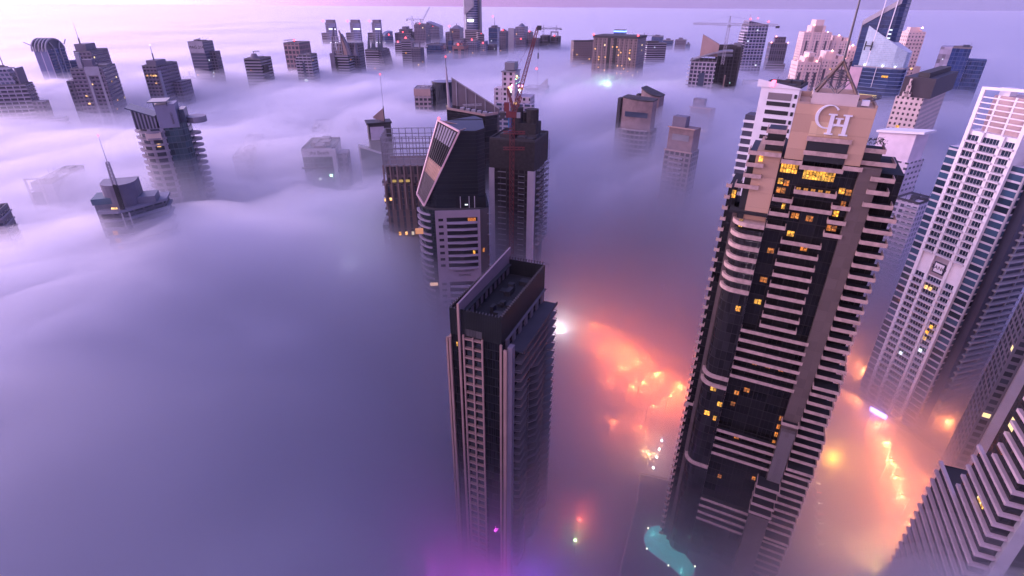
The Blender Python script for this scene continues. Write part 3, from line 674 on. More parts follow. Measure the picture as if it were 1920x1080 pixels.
b.box('lower_wing', facade('f_wing_glass', (.16, .13, .15), (.03, .035, .05), 3, 3.3, .1, .9, .1, .95), -4.3, -.05, 6, 20, 0, b.fp(711, 430)[1])
for i in range(3): b.box('lit_window', (YEL, WARM, glow('m_pale_win', (1, .8, .6), .8))[i], 3.3 * i + 4.5, 3.3 * i + 5.7, -.1, .0, zt - 27.5, zt - 25.6)
for x, z in ((1.5, zt - 8.7), (-1.2, zt - 9)): b.box('lit_window', WARM, x, x + 1.2, -.1, .0, z, z + 1.6)
for i in range(3): b.box('lit_window', glow('m_dim_yellow', (1, .65, .2), .5), 3.6 + i * 3.3, 5.6 + i * 3.3, .6, .78, zt + .6, zt + 1.8)

# ------------------------------------------------------------ tower under construction with white pylons
F_CON = facade('f_construction', (.05, .045, .045), (.018, .016, .016), 3.4, 3.3, .1, .9, .1, .88, gr=.6, gvar=.5)
b = B('unfinished_tower', 'dark unfinished tower wrapped in scaffolding between two white pylons', 1003, 268, d=284, yaw=16, cat='tower')
x0 = b.width(916); Dp = 27; zt = b.z
b.box('walls', F_CON, x0 + 3, -1.8, .6, Dp, 0, zt)
b.box('crown_floors', mat('m_wrap', (.03, .026, .026), .9, noise=.4, scale=.6), x0 + .4, -.02, 0, Dp - .2, zt - 15, zt + .02)
b.box('pylon', mat('m_pylon', (.46, .40, .44), .6), x0, x0 + 3.0, 0, 2.6, 0, zt - 15.1); b.box('pylon', mat('m_pylon', (.46, .40, .44)), -3.6, 0, -.2, 2.6, 0, zt - 15.1)
roofkit(b, x0 + .5, 0, 0.2, Dp - .3, zt + .03, M_DCONC, h=1.0, n=9)
z = zt - 16
while z > 20:
    for y in (4.5, 10, 15.5, 21):
        b.box('balcony', mat('m_conc_slab', (.30, .27, .29), .8), 0.02, 1.8, y, y + 3.4, z, z + .4) if z > zt - 62 else None
    z -= 3.3
z = zt - 17
while z > 40: b.box('slab_edge', M_GREY, x0 + 5, x0 + 9.5, .1, .5, z, z + .35); b.box('slab_edge', M_GREY, -9, -5.5, .1, .5, z - 1.5, z - 1.2); z -= 3.3
for x, y, r, hh in ((x0 + 12, 12, 3.2, 15), (x0 + 20, 13, 3.4, 14.5), (x0 + 15, 18, 3, 12)): b.put('core_shaft', MB().prism(ellipse(r, r, 12, x, y), zt + 1, zt + hh), mat('m_wrap', (.03, .026, .026)))
b.box('formwork', mat('m_wrap', (.03, .026, .026)), x0 + 10, x0 + 23, 9, 20, zt + 1, zt + 7.5)
k = MB(); k.box(x0 + 8.2, x0 + 9.8, 8, 10, zt + .5, zt + 3.5); k.box(x0 + 8.2, x0 + 9.8, 8, 10, zt + 5, zt + 10); b.put('blue_netting', k, mat('m_blue_net', (.03, .16, .36), .7, noise=.3))
k = MB()
for _ in range(14): x, y = b.rnd.uniform(x0 + 16, 0), b.rnd.uniform(1, Dp - 1); k.bar((x, y, zt), (x, y, zt + b.rnd.uniform(1.5, 4)), .15)
for y in range(2, 26, 3):
    k.bar((1.8, y, zt - 2), (1.8, y, zt - 60), .12)
b.put('scaffold_poles', k, M_DCONC)
# its tower crane: red lattice boom leaning up to the right
ab = b
b = B('luffing_crane', 'red luffing crane with a long boom raised over the unfinished tower', 966, 210, d=280, yaw=0, cat='crane')
z = b.z; tip = b.fp(1008, 52, 0); zt = ab.z
b.put('mast', MB().truss((-1.5, 0, 40), (-1.5, 0, z - 1), 2.2, 34, .36), M_REDST)
J = Vector((tip[0], 0, tip[1]))
b.put('jib', MB().truss((-.5, 0, z), J, 2.0, 20, .34, w2=1.0), M_REDST)
k = MB(); k.box(J.x - .3, J.x + 1.8, -.8, .8, J.z - 1.0, J.z + .9); b.put('boom_head', k, M_DCONC)
k = MB(); k.box(-4.5, .6, -1.5, 1.5, z - 2.5, z + .4); k.box(-5.5, -3, -1.6, 1.6, z + .4, z + 4.5); b.put('machinery_deck', k, M_REDST)
b.put('counterweight', MB().box(-7.5, -5.2, -1.8, 1.8, z - 3, z), M_DCONC)
k = MB(); k.bar((-3.5, 0, z + 3), (-4.2, 0, z + 11), .3); k.bar((-.5, 0, z), (-4.2, 0, z + 11), .25); k.bar((-4.2, 0, z + 11), J, .09); b.put('a_frame', k, M_REDST)
hk = b.fp(1007, 160, 0); k = MB(); k.bar((J.x + .6, 0, J.z), (J.x + .6, 0, hk[1] - 2), .07); k.box(J.x + .3, J.x + .9, -.3, .3, hk[1] + 12, hk[1] + 14.5); b.put('hook_cable', k, M_STEEL)
b.put('cab', MB().box(.7, 2.6, -2.8, -1.0, z - 2.4, z), mat('m_cab', (.3, .3, .32)))
for dz in (-10, -18): 
    k = MB(); k.truss((-6, 0, z + dz), (5, 0, z + dz), 1.2, 5, .25); b.put('tie_frame', k, M_REDST)
beacon(b, J.x, 0, J.z - 18, .45)
# residential tower behind with construction lamps
b = B('apartment_tower', 'pale residential tower with pink work lamps behind the red crane boom', 941, 135, d=400, yaw=14, cat='tower')
zt = b.z; W = b.width(992, 120)
FW = facade('f_white_flat', (.52, .44, .49), (.04, .04, .05), 4.2, 3.3, .3, .72, .2, .75, gr=.2)
b.box('walls', FW, 0, W * .46, 0, 16, 0, zt); b.box('penthouse', M_GREY, 1.5, W * .42, 2, 14, zt + 1.2, zt + 6); k = MB(); k.box(-.5, W * .5, -.5, 16.5, zt, zt + .6); b.put('cornice', k, M_GREY)
b.box('middle_wing', FW, W * .46, W, 2, 18, 0, b.fp(985, 183)[1]); b.box('lower_block', facade('f_blu', (.40, .36, .46), (.05, .07, .11), 5, 3.3, .12, .88, .25, .9), -3.5, W + 3.5, -4, 0, 0, b.fp(940, 192)[1])
b.box('side_block', FW, -6, -.1, 1, 14, 0, b.fp(935, 166)[1])
k = MB(); z = 60
while z < b.fp(940, 192)[1]: k.box(-4, W + 4, -4.6, -4, z, z + .4); z += 3.3
b.put('balcony_bands', k, M_LGREY)
PINKL = glow('m_pink_lamp', (1, .2, .45), 9)
for u, v, m_ in ((957, 163, PINKL), (960, 160, PINKL), (973, 161, PINKL), (979, 161, PINKL), (958, 168, WHT), (974, 169, WHT), (969, 143, glow('m_warmlamp', (1, .6, .2), 5))):
    x, z = b.fp(u, v, -5); k = MB(); k.prism(ellipse(.5, .5, 8, x, -5), z - .5, z + .5); k.bar((x, -5, z - .4), (x, -4, z - 2), .12); b.put('work_lamp', k, m_)
windows(b, 0, W, 0, 10, 110, 150, 5, 4.2, 3.3, WARM, y=-4)
b = B('luffing_crane', 'dark red crane mast standing in front of the pale residential tower', 965, 215, d=300, yaw=0, cat='crane')
b.put('mast', MB().truss((0, 0, 100), (0, 0, b.z), 2.0, 10, .34), M_REDST); k = MB(); k.truss((0, 0, b.z), (-4, 2, b.z + 13), 1.5, 5, .3, w2=.6); b.put('jib', k, M_REDST); b.put('counter_jib', MB().truss((0, 0, b.z), (3, 0, b.z + 9), 1.4, 4, .3), M_REDST); b.put('machinery_deck', MB().box(-2, 3, -1.5, 1.5, b.z - 1.5, b.z + .8), M_REDST)

# ------------------------------------------------------------ white tower on the right
b = B('apartment_tower', 'tall white tower on the right with barred crown and rows of balconies', 1888, 330, d=290, yaw=30, cat='tower')
zt = b.fp(1838, 166)[1]; xa = b.width(1750, 113) - .3; Fw = facade('f_white_base', (.80, .75, .78), (.80, .75, .78), 50, 3.3, 0, 1, .02, 1, gr=.6, gvar=.03)
cols = [b.fp(u, 470)[0] for u in (1655, 1707, 1731, 1740, 1782, 1790, 1812, 1820, 1842)]; print('WH', zt, cols)
xw = xa - .5; x1 = 0.0
b.box('walls', Fw, xw, x1, 0, 17, 0, zt - 16); 
b.box('side_glazing', facade('f_blue_strip', (.55, .5, .56), (.03, .06, .10), 40, 3.3, 0, 1, .12, .86, gr=.08, gvar=.7), xw - 5.5, xw - .02, 1.2, 15, 0, zt - 24)
b.box('corner_glazing', facade('f_blue_strip', (.5, .5, .6), (.02, .05, .09)), .02, 5.2, .8, 14, 0, zt - 26)
b.box('crown_back', mat('m_crown_tan', (.50, .36, .34), .7), xw + 3, x1 - 1, 3.5, 15, zt - 16, zt - 2)
L = x1 - xw; piers = [0, .29, .36, .72, .79, 1.0]; gaps = [(.06, .27, 3), (.35, .66, 5), (.75, .93, 3)]
for fx, wd_ in ((0.0, 1.5), (.285, 1.3), (.665, 1.3), (.935, 1.5)): b.box('pier', M_WHITE, xw + fx * L, xw + fx * L + wd_, -.9, -.02, 0, zt - (0 if fx in (0.0, .935) else 16))
k = MB()
for i in range(6): z = zt - 3 - i * 2.1; k.box(xw + 1.5, xw + .935 * L, -.7, -.4, z, z + .45)
for fx in (.33, .63): k.box(xw + fx * L, xw + fx * L + .7, -.39, 0, zt - 15.9, zt - 1.5)
b.put('crown_bars', k, M_WHITE)
k = MB(); k.bar((xw, -.4, zt + .4), (x1 + 1, -.4, zt + 1.6), 1.1); k.box(xw + 4, xw + 8, 4, 8, zt - 2, zt + 1); k.box(xw + 14, xw + 20, 5, 10, zt - 2, zt + 2.2); k.truss((xw + 16, 0, zt + 2.5), (xw + 24, 1, zt + 3.6), .7, 5, .15); b.put('roof_frame', k, M_WHITE)
MGB = mat('m_dark_blue_glass', (.025, .04, .065), .12, noise=.5, scale=.4)
z = zt - 20; i = 0
MPAR = mat('m_white_par', (.58, .53, .57), .6)
while z > 12:
    if 16 <= i <= 18:
        z -= 3.3; i += 1; continue
    for fa, fb, n in gaps:
        xa_, xb_ = xw + fa * L, xw + fb * L; w_ = (xb_ - xa_)
        k = MB()
        for q in range(n): k.box(xa_ + w_ * (q + .08) / n, xa_ + w_ * (q + .92) / n, -.12, -.02, z + .2, z + 2.3)
        b.put('window', k, MGB) if i < 34 else b.put('window', k, MGB)
        if i < 40: b.box('balcony', MPAR, xa_ - .1, xb_ + .5, -1.5, -.13, z - .55, z + .15)
    z -= 3.3; i += 1
b.box('sign_recess', mat('m_recess_pale', (.40, .33, .36), .7), xw + .3 * L + 1, xw + .66 * L, -.1, -.04, zt - 20 - 19 * 3.3 + 3, zt - 20 - 16 * 3.3 + 3)
zs = zt - 20 - 17.4 * 3.3 + 2.2; xs = xw + .52 * L; k = MB(); k.box(xs - 2.6, xs + 2.6, -.9, -.7, zs - 2.6, zs + 2.6); k.box(xs - 2.05, xs + 2.05, -.95, -.9, zs - 2.05, zs + 2.05, mi=1)
b.put('square_sign', k, [mat('m_navy', (.02, .02, .05)), M_WHITE]); sign(b, 'TANO', xs, -1.0, zs, 2.4, mat('m_navy', (.02, .02, .05)))
for i, (fa, zz_, m_) in enumerate(((.40, 20.2, WARM), (.49, 20.2, WARM), (.78, 26.2, YEL), (.82, 25.2, YEL), (.78, 27.2, WARM), (.43, 31.2, COOL), (.80, 29.2, COOL))):
    z = zt - 20 - zz_ * 3.3 + .3; b.box('lit_window', m_, xw + fa * L, xw + fa * L + 1.5, -1.62, -1.52, z + .1, z + 1.8)
# side flank: balcony ladder
Ds = 17.0; k = MB()
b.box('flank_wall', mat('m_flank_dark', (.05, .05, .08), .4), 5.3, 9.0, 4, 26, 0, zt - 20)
b.box('flank_post', M_LGREY, 5.2, 5.9, .6, 1.4, 0, zt - 22); b.box('flank_post', M_LGREY, 9.0, 9.6, 8, 8.8, 0, zt - 18); b.box('flank_post', M_LGREY, 9.0, 9.6, 18, 18.8, 0, zt - 18)
z = zt - 22
while z > 20:
    b.box('flank_balcony', M_LGREY, 7.5, 10.6, 6, 24, z, z + .7); z -= 3.3

# ------------------------------------------------------------ chevron balconies bottom right
b = B('apartment_tower', 'near tower with V shaped white balcony bands in the bottom right corner', 1844, 1012, d=135, yaw=-30, cat='tower')
z0 = b.z; print('BC', z0, b.sd(1798, 895), b.fp(1886, 1020), b.fp(1920, 982), b.fp(1862, 1080), b.sd(1920, 760, 0))
ztop = z0 + 78
DKW = facade('f_dkw', (.02, .018, .02), (.012, .012, .014), 3, 3.3, .1, .9, .1, .9, lit=.012, gr=.15)
b.box('walls', DKW, .9, 30, .9, 15.98, 0, ztop)
b.box('corner_pier', M_LGREY, b.fp(1886, 1020)[0], b.fp(1886, 1020)[0] + 2.4, -.6, .88, 0, ztop)
xe = b.fp(1886, 1020)[0]; y1_, y2_, y3_ = b.sd(1883, 809)[0], b.sd(1815, 865)[0], b.sd(1752, 881)[0]; zA, zB = b.fp(1895, 940)[1], z0 - 4.6; print('BC arms', y1_, y2_, y3_, zA, zB); z = ztop - .6; i = 0
b.box('walls', DKW, .9, 30, 16, y2_ - .3, 0, zA - 3); b.box('walls', DKW, .9, 30, y2_ - .29, y3_ - .3, 0, zB - 1)
while z > 6:
    ye = y1_ if z > zA else (y2_ if z > zB else y3_)
    P = [(0, 0), (xe, 0), (xe, .86), (.86, .86), (.86, ye), (0, ye)]
    b.put('balcony_band', MB().prism(P, z - .38, z + .38), mat('m_chev', (.44, .33, .35), .6))
    b.put('balcony_floor', MB().prism([(.3, .3), (.88, .3), (.88, ye), (.3, ye)], z - .62, z - .5), M_DCONC)
    z -= 3.3; i += 1
for y, z, m_ in ((9, z0 + 2.6, YEL), (7, z0 + 2.6, YEL)): b.box('lit_window', m_, .7, .88, y, y + 1.1, z, z + 1.5)
# dark slab at the right edge
b = B('apartment_tower', 'dark glass tower half cut off by the right edge, above the chevron balconies', 1900, 655, d=250, yaw=-14, cat='tower')
b.box('walls', facade('f_right_dark', (.12, .11, .14), (.03, .035, .045), 4, 3.3, .2, .8, .2, .8, lit=.02), 0, 30, 0, 20, 0, b.z + 25)
b.box('white_fin', M_LGREY, 4, 7, -1.5, -.02, 0, b.z + 10)
# ------------------------------------------------------------ towers rising out of the fog on the left
F_SIL = facade('f_silver', (.27, .24, .31), (.035, .05, .09), 3.2, 3.4, .15, .85, .25, .85, gr=.15)
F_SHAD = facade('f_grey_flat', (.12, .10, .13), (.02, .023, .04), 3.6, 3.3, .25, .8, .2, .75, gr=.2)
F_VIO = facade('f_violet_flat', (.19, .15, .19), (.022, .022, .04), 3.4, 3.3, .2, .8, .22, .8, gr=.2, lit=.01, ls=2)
F_BLG = facade('f_blue_glass', (.10, .13, .24), (.03, .055, .13), 1.8, 3.6, .04, .96, .1, .96, gr=.1, gvar=.4)
F_BAND = facade('f_banded', (.36, .30, .35), (.02, .022, .03), 60, 3.3, 0, 1, .38, 1, gr=.2, gvar=.3)
F_BANDW = facade('f_banded_fine', (.50, .45, .52), (.03, .03, .045), 5.0, 3.3, .06, .94, .36, 1, gr=.2, gvar=.4)
M_VIO = mat('m_violet_grey', (.17, .145, .185), .65)
M_DKB = mat('m_dark_blue', (.04, .055, .09), .3)
BAL = mat('m_balcony_grey', (.27, .23, .27), .6)
DOTS = (WARM, COOL, YEL)
# A curved silvery tower cut by the left edge, stepped
b = tower('office_tower', 'silvery stepped tower with a curved glass top at the left picture edge', 48, 160, -30, 62, 214, 20, F_BANDW, slab=(BAL, 3.3, .5, .9), lit=(5, WARM))
W = b.W; b.put('barrel_top', MB().prism([(-W, 0), (-6, 0), (-6, b.y1), (-W, b.y1)], b.z + 1.3, b.z + 13, top=[(-W, 4), (-10, 4), (-10, b.y1 - 4), (-W, b.y1 - 4)]), F_SIL)
b.put('fin_wall', MB().prism([(-4, 0), (-3, 0), (-3, b.y1), (-4, b.y1)], b.z + 1.3, b.z + 14), M_VIO); k = MB(); k.box(-W, -3, -.5, .5, b.z + 14.01, b.z + 15.2); b.put('roof_beam', k, M_LGREY)
b.box('podium_wing', F_VIO, .05, 9, -1, b.y1 - 6, 60, b.z - 14); b.box('podium_deck', F_BANDW, 9.1, 20, -2, b.y1 - 8, 60, b.z - 28)
b = tower('office_tower', 'blue glazed tower top peeping over the silvery tower at the left edge', 8, 128, -30, 16, 190, 20, F_BLG, lit=(3, COOL))
b.box('roof_mast', M_STEEL, -1.5, -.9, 3, 3.6, b.z, b.z + 12)
# B arched ribs
b = tower('office_tower', 'blue glass tower with four arched ribs curling over its roof', 88, 93, 62, 121, 163, 35, facade('f_ribbed', (.55, .48, .60), (.14, .15, .26), 7.5, 200, .06, .94, 0, 1, gr=.12, gvar=.25), rooft=False, lit=(4, COOL))
W, D, z = b.W, b.y1, b.z
b.box('side_glazing', F_BLG, .02, .4, 1, D - 1, 60, z - 1)
for i in range(5):
    x = -W + i * W / 4.0; P = [(x, -1.2 + D * .5 * (1 - math.cos(t / 10 * math.pi)) * .0 + (D * .5 - (D * .5 + 1) * math.cos(math.pi * t / 10)), z - 2 + 13 * math.sin(math.pi * t / 10)) for t in range(11)]
    k = MB()
    for p, q in zip(P[:-1], P[1:]): k.bar(p, q, 1.3)
    b.put('roof_arch', k, M_LGREY)
k = MB(); P = [(D * .5 - (D * .5 - .5) * math.cos(math.pi * t / 10), z + 11.5 * math.sin(math.pi * t / 10)) for t in range(11)]
for p, q in zip(P[:-1], P[1:]): k.face([(-W, p[0], p[1]), (0, p[0], p[1]), (0, q[0], q[1]), (-W, q[0], q[1])])
k.face([(0, y, zz) for y, zz in P]); k.face([(-W, y, zz) for y, zz in P[::-1]]); b.put('roof_vault', k, M_DKB)
k = MB()
for y, s_ in ((D * .35, 1), (D * .65, 1)): k.bar((.8, y, 60), (.8, y, z + 1), 1.2); k.bar((.8, y, z + 1), (.8, y + (-4 if y < D / 2 else 4), z + 7), 1.1)
k.bar((.8, D, z + 4), (.8, D + 5, z + 9), .9); k.bar((-W, 0, z + 4), (-W - 5, -4, z + 8), .9); b.put('y_brace', k, M_LGREY)
k = MB(); zz = z - 4
while zz > 80: k.box(.42, 1.0, D * .7, D, zz, zz + .4); k.box(.42, 1.0, 1, D * .3, zz, zz + .4); zz -= 3.3
b.put('side_balconies', k, BAL)
b.box('rear_stair', F_BLG, .1, 7, D + .1, D + 12, 60, z - 14)
# C pair of stepped towers
b = tower('apartment_tower', 'violet grey tower with a thin spire, behind the flat framed one on the left', 170, 98, 138, 202, 195, 22, F_VIO, slab=(BAL, 3.3, .7, .6), lit=(7, WARM))
b.box('penthouse', M_VIO, -b.W * .9, -b.W * .25, 2, b.y1 * .6, b.z + .05, b.z + 7); b.put('spire', MB().bar((-b.W * .6, 5, b.z + 7), (-b.W * .6, 5, b.z + 12), 1.0), M_DCONC); b.put('spire_tip', MB().bar((-b.W * .6, 5, b.z + 12), (-b.W * .6, 5, b.z + 26), .35, .12), M_STEEL)
for x in (-12, -9, -6): b.box('lit_window', WARM, x, x + 1.8, -.75, -.6, b.z - 14, b.z - 12.4)
b = tower('apartment_tower', 'square shouldered tower with a big roof frame, in front of the spired one', 192, 130, 131, 216, 208, 15, F_VIO, slab=(BAL, 3.3, .5, .5), lit=(7, WARM))
W, z = b.W, b.z
k = MB(); k.box(-W * .55, -W * .1, -.9, -.55, z - 5, z + 2.5); k.box(-W * .55, -W * .47, -.9, -.55, 60, z - 5); k.box(-W * .18, -W * .1, -.9, -.55, 60, z - 5); b.put('portal_frame', k, M_LGREY)
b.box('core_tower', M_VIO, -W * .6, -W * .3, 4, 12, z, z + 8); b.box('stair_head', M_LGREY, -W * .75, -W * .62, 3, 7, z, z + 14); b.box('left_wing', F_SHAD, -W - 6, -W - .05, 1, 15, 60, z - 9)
# D
b = tower('apartment_tower', 'violet tower with a short mast and lit upper windows, second row on the left', 292, 125, 266, 332, 190, 28, F_VIO, slab=(BAL, 3.3, .5, .5), lit=(3, WARM))
b.box('penthouse', M_VIO, -b.W * .7, .0, 2, b.y1 * .5, b.z + .05, b.z + 5.5); b.put('spire', MB().bar((-b.W * .2, 5, b.z + 5.5), (-b.W * .2, 5, b.z + 12), .9), M_DCONC); b.put('spire_tip', MB().bar((-b.W * .2, 5, b.z + 12), (-b.W * .2, 5, b.z + 19), .3), M_STEEL); beacon(b, -b.W * .2, 5, b.z + 19, .6, glow('m_pink_bc', (1, .5, .5), 5))
for x in (.15, .3, .45, .75): b.box('lit_window', WARM, -b.W * x - 1, -b.W * x + .6, -.75, -.6, b.z - 9, b.z - 7.6)
b.box('side_pier', M_LGREY, .1, .9, 1, 5, 60, b.z - 4); b.box('right_wing', F_VIO, 1, 8, b.y1 * .55, b.y1 + 4, 60, b.z - 17)
# E sign slab
b = tower('office_tower', 'slim office slab with a pale sign panel across its top left', 380, 80, 352, 399, 163, 25, facade('f_slab', (.21, .19, .24), (.10, .10, .14), 60, 3.3, 0, 1, .1, .85, gr=.2, gvar=.15), slab=None, lit=(2, WARM))
b.box('sign_panel', M_LGREY, -b.W, -.3, -.5, -.02, b.z - 11, b.z + 1.5); sign(b, 'MAG 214', -b.W * .5, -.56, b.z - 5, 4.4, M_BLACK)
b.box('stair_core', F_SHAD, .05, 7, b.y1 * .4, b.y1 * .9, 60, b.z - 10); k = MB(); k.truss((-b.W * .5, 4, b.z + 3), (-b.W * .2, 4, b.z + 4), .9, 3, .2); k.bar((-b.W * .3, 4, b.z), (-b.W * .3, 4, b.z + 4), .4); b.put('roof_cradle', k, M_STEEL)
for y, zz in ((5, 20), (9, 34), (7, 38), (8, 44), (12, 56), (12, 63), (13, 70), (10, 36)): b.box('lit_window', COOL if y % 2 else WARM, .12, .3, y, y + 1.4, b.z - zz, b.z - zz + 1.6)
crane(357, 146, b.d * 1.02, 60, 16, 'small crane sticking up beside the slim office slab', az=160, name='tower_crane')
# G
b = tower('apartment_tower', 'low banded tower with a cradle on its domed roof, between fog banks', 488, 112, 457, 508, 164, 22, F_BAND, slab=(M_LGREY, 3.3, .6, .8), lit=(2, ORG))
b.put('roof_dome', MB().prism(ellipse(b.W * .28, 6, 14, -b.W * .5, 8), b.z + .05, b.z + 6, top=ellipse(b.W * .14, 3, 14, -b.W * .5, 8)), M_VIO); k = MB(); k.truss((-b.W * .5, 6, b.z + 8), (-b.W * .05, 4, b.z + 9), 1, 4, .25); k.bar((-b.W * .45, 6, b.z + 6), (-b.W * .45, 6, b.z + 9), .5); b.put('roof_cradle', k, M_STEEL)
k = MB(); zz = b.z - 6
for i in range(5): k.box(.75, 1.3, 2, b.y1 * .5, zz - 12 * i - 9, zz - 12 * i)
b.put('recessed_bay', k, M_BLACK)
# H
b = tower('apartment_tower', 'tan tower topped with a red light, joined at its front by a white one', 560, 82, 531, 581, 148, 24, facade('f_tan_grid', (.36, .23, .23), (.07, .06, .08), 5, 5.5, .15, .85, .2, .85, gr=.3), lit=(0, None))
k = MB(); k.truss((-b.W, 2, b.z + 3.5), (-b.W * .35, 2, b.z + 4.5), 1, 5, .25); k.bar((-b.W * .3, 3, b.z), (-b.W * .3, 3, b.z + 6), .6); b.put('roof_cradle', k, M_STEEL); beacon(b, -b.W * .3, 2, b.z + 3, 1.2)
b = tower('apartment_tower', 'white banded tower with a lit sign low down, stepping up to the tan one', 582, 104, 559, 594, 159, 20, F_BANDW, slab=(M_LGREY, 3.3, .5, .9), lit=(3, YEL))
b.box('glazed_slot', M_DKB, -b.W * .75, -b.W * .55, -.75, -.55, 60, b.z - 8); b.box('light_panel', COOL, -b.W * .75, -b.W * .5, -1.5, -1.3, 112, 114.5); b.box('side_wing', F_BANDW, -b.W - 5, -b.W - .05, 2, 12, 60, b.z - 3)
# I three silver twins far behind
for (u0, u1, v0), lb in zip(((616, 629, 0), (662, 675, 0), (703, 714, 0)), ('left of the three alike silver towers standing farthest out on the fog', 'middle of the three alike silver towers standing farthest out on the fog', 'right of the three alike silver towers, next to the curved sail tower')):
    b = tower('office_tower', lb, u1 - 1, 43 + v0, u0 - 1, u1 + 1, 91, 30, facade('f_silver_far', (.28, .26, .38), (.07, .09, .19), 5, 4, .05, .95, .3, .9, gr=.15), lit=(0, None), group='three alike silver towers', roofn=2)
    W, D, z = b.W, b.y1, b.z
    b.box('stair_tower', F_SIL, -W - 9, -W - .05, 3, 14, 60, z + .5); b.box('outer_wing', F_BAND, -W - 22, -W - 9.1, 4, 16, 60, z - 20); b.box('crown', M_VIO, -W - 6, -W * .3, 2, 12, z + .1, z + 6)
    for q in (13, 40, 72): b.box('light_strip', glow('m_strip', (.9, .9, 1), 2.2), -W, 0, -.6, -.1, z - q, z - q + 2)
    beacon(b, -W - 14, 4, z + 2, 1.6)
# J spired art deco pair
b = tower('office_tower', 'dark tower with jagged curved spires and stepped pale front, left of the pointed one', 652, 105, 619, 673, 148, 20, F_BAND, slab=(M_LGREY, 3.3, .4, .9), lit=(2, YEL))
W, z = b.W, b.z
b.box('left_slab', M_VIO, -W - .1, -W * .75, -1.2, 10, 60, z + 3); b.box('dark_back', F_SHAD, -W * .95, 8, b.y1 * .5, b.y1, 60, z + 14); b.box('dark_slot', M_BLACK, -W * .72, -W * .6, -1.3, -.9, 60, z - 2)
for fx, hh, dx in ((-.98, 34, 6), (-.75, 22, 14), (-.3, 30, -4), (-.12, 26, -5), (.25, 16, 4)):
    x = W * fx; k = MB(); n = 8
    for i in range(n): t0, t1 = i / n, (i + 1) / n; k.prism([(x + dx * t0 ** 2, 6), (x + dx * t0 ** 2 + 5 * (1 - t0), 6), (x + dx * t0 ** 2 + 5 * (1 - t0), 12), (x + dx * t0 ** 2, 12)], z + hh * t0, z + hh * t1, top=[(x + dx * t1 ** 2, 6), (x + dx * t1 ** 2 + 5 * (1 - t1), 6), (x + dx * t1 ** 2 + 5 * (1 - t1), 12), (x + dx * t1 ** 2, 12)])
    b.put('curved_spire', k, M_PINK if fx > -.9 and fx < -.2 else M_VIO)
k = MB()
for i in range(5): k.box(-W * .9 + i * 3, -W * .9 + i * 3 + .8, 5, 6, z, z + 22)
for i in range(6): k.box(-W * .9, -W * .9 + 13, 4.9, 5.9, z + 2 + i * 4, z + 2.8 + i * 4)
b.put('crown_lattice', k, M_LGREY)
b = tower('office_tower', 'dark pointed tower with a sloped right side and small spikes on its roof', 709, 95, 684, 726, 130, 16, F_BAND, lit=(3, YEL))
W, z = b.W, b.z
for fx, hh in ((-.85, 24), (-.6, 14), (-.45, 20), (-.1, 26), (.1, 30)): b.put('spike', MB().prism([(W * fx, 3), (W * fx + 4, 3), (W * fx + 4, 8), (W * fx, 8)], z, z + hh, top=[(W * fx + 3, 5), (W * fx + 3.3, 5), (W * fx + 3.3, 5.4), (W * fx + 3, 5.4)]), M_DKB)
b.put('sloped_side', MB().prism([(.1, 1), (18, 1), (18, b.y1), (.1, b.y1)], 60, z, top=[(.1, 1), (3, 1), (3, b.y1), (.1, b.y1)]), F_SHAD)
# O round balcony tower
b = B('apartment_tower', 'tall tower with curved balconies and a dark glass core, left of centre in the fog', 352, 250, d=345, yaw=10, cat='tower')
z = b.fp(352, 238)[1]; xl = b.width(250, z); W = -xl; P = arc(xl + 9, 10, 9, 190, 265, 8, ry=11) + [(-W * .42, -.5), (-W * .42, 16), (xl + 2, 16)]; print('O', z, W)
b.put('balcony_wing', MB().prism(P, 40, z), facade('f_o', (.24, .22, .27), (.03, .035, .05), 6, 3.3, .1, .8, .1, .75, gr=.2, gvar=.5))
b.put('glass_core', MB().prism([(-W * .42, .2), (-W * .1, 1), (0, 6), (0, 18), (-W * .42, 18)], 40, z + 2), facade('f_o2', (.06, .09, .11), (.035, .06, .075), 2, 3.3, .05, .95, .1, .95, gr=.12))
zz = z - 2; i = 0
while zz > 60:
    k = MB().prism(arc(xl + 9, 10, 10.6, 185, 268, 8, ry=12.6) + [(-W * .46, -1.6), (-W * .46, 2), (xl + 4, 8)], zz, zz + .8); b.put('curved_balcony', k, BAL)
    if zz < z - 3: b.put('round_balcony', MB().prism([(-1, 8)] + arc(0, 12, 4.6, -70, 80, 6) + [(-1, 16)], zz - .5, zz + .5), BAL)
    zz -= 3.3; i += 1
b.put('crown_slab', MB().prism([(-W * .5, 0), (-W * .12, .5), (-W * .12, 12), (-W * .5, 12)], z, lambda x, y: z + 11.5 + (x + W * .5) * .06), mat('m_crown_violet', (.20, .19, .27), .5)); b.box('crown_back', M_DKB, -W * .1, .2, 4, 15, z + 2, z + 8.5)
b.put('grille_wing', MB().prism([(xl + 1, 1), (-W * .55, 1), (-W * .55, 13), (xl + 1, 13)], z, lambda x, y: z + 5.5 + max(0, (-W * .55 - x)) * .42), facade('f_grille', (.26, .24, .30), (.02, .025, .04), 1.6, 40, .25, .8, 0, 1, gr=.3))
k = MB(); k.prism([(-W * .6, -1), (-W * .25, -1), (-W * .25, 13), (-W * .6, 13)], z + 13, z + 13.5); k.bar((-W * .5, 0, z + 11), (-W * .5, 0, z + 13), .4); k.bar((-W * .25, 0, z + 11), (-W * .25, 0, z + 13), .4); k.prism([(xl - 1, 0), (-W * .55, 0), (-W * .55, 14), (xl - 1, 14)], lambda x, y: z + 5.6 + max(0, (-W * .55 - x)) * .42, lambda x, y: z + 6.2 + max(0, (-W * .55 - x)) * .42); b.put('roof_canopy', k, M_DKB)
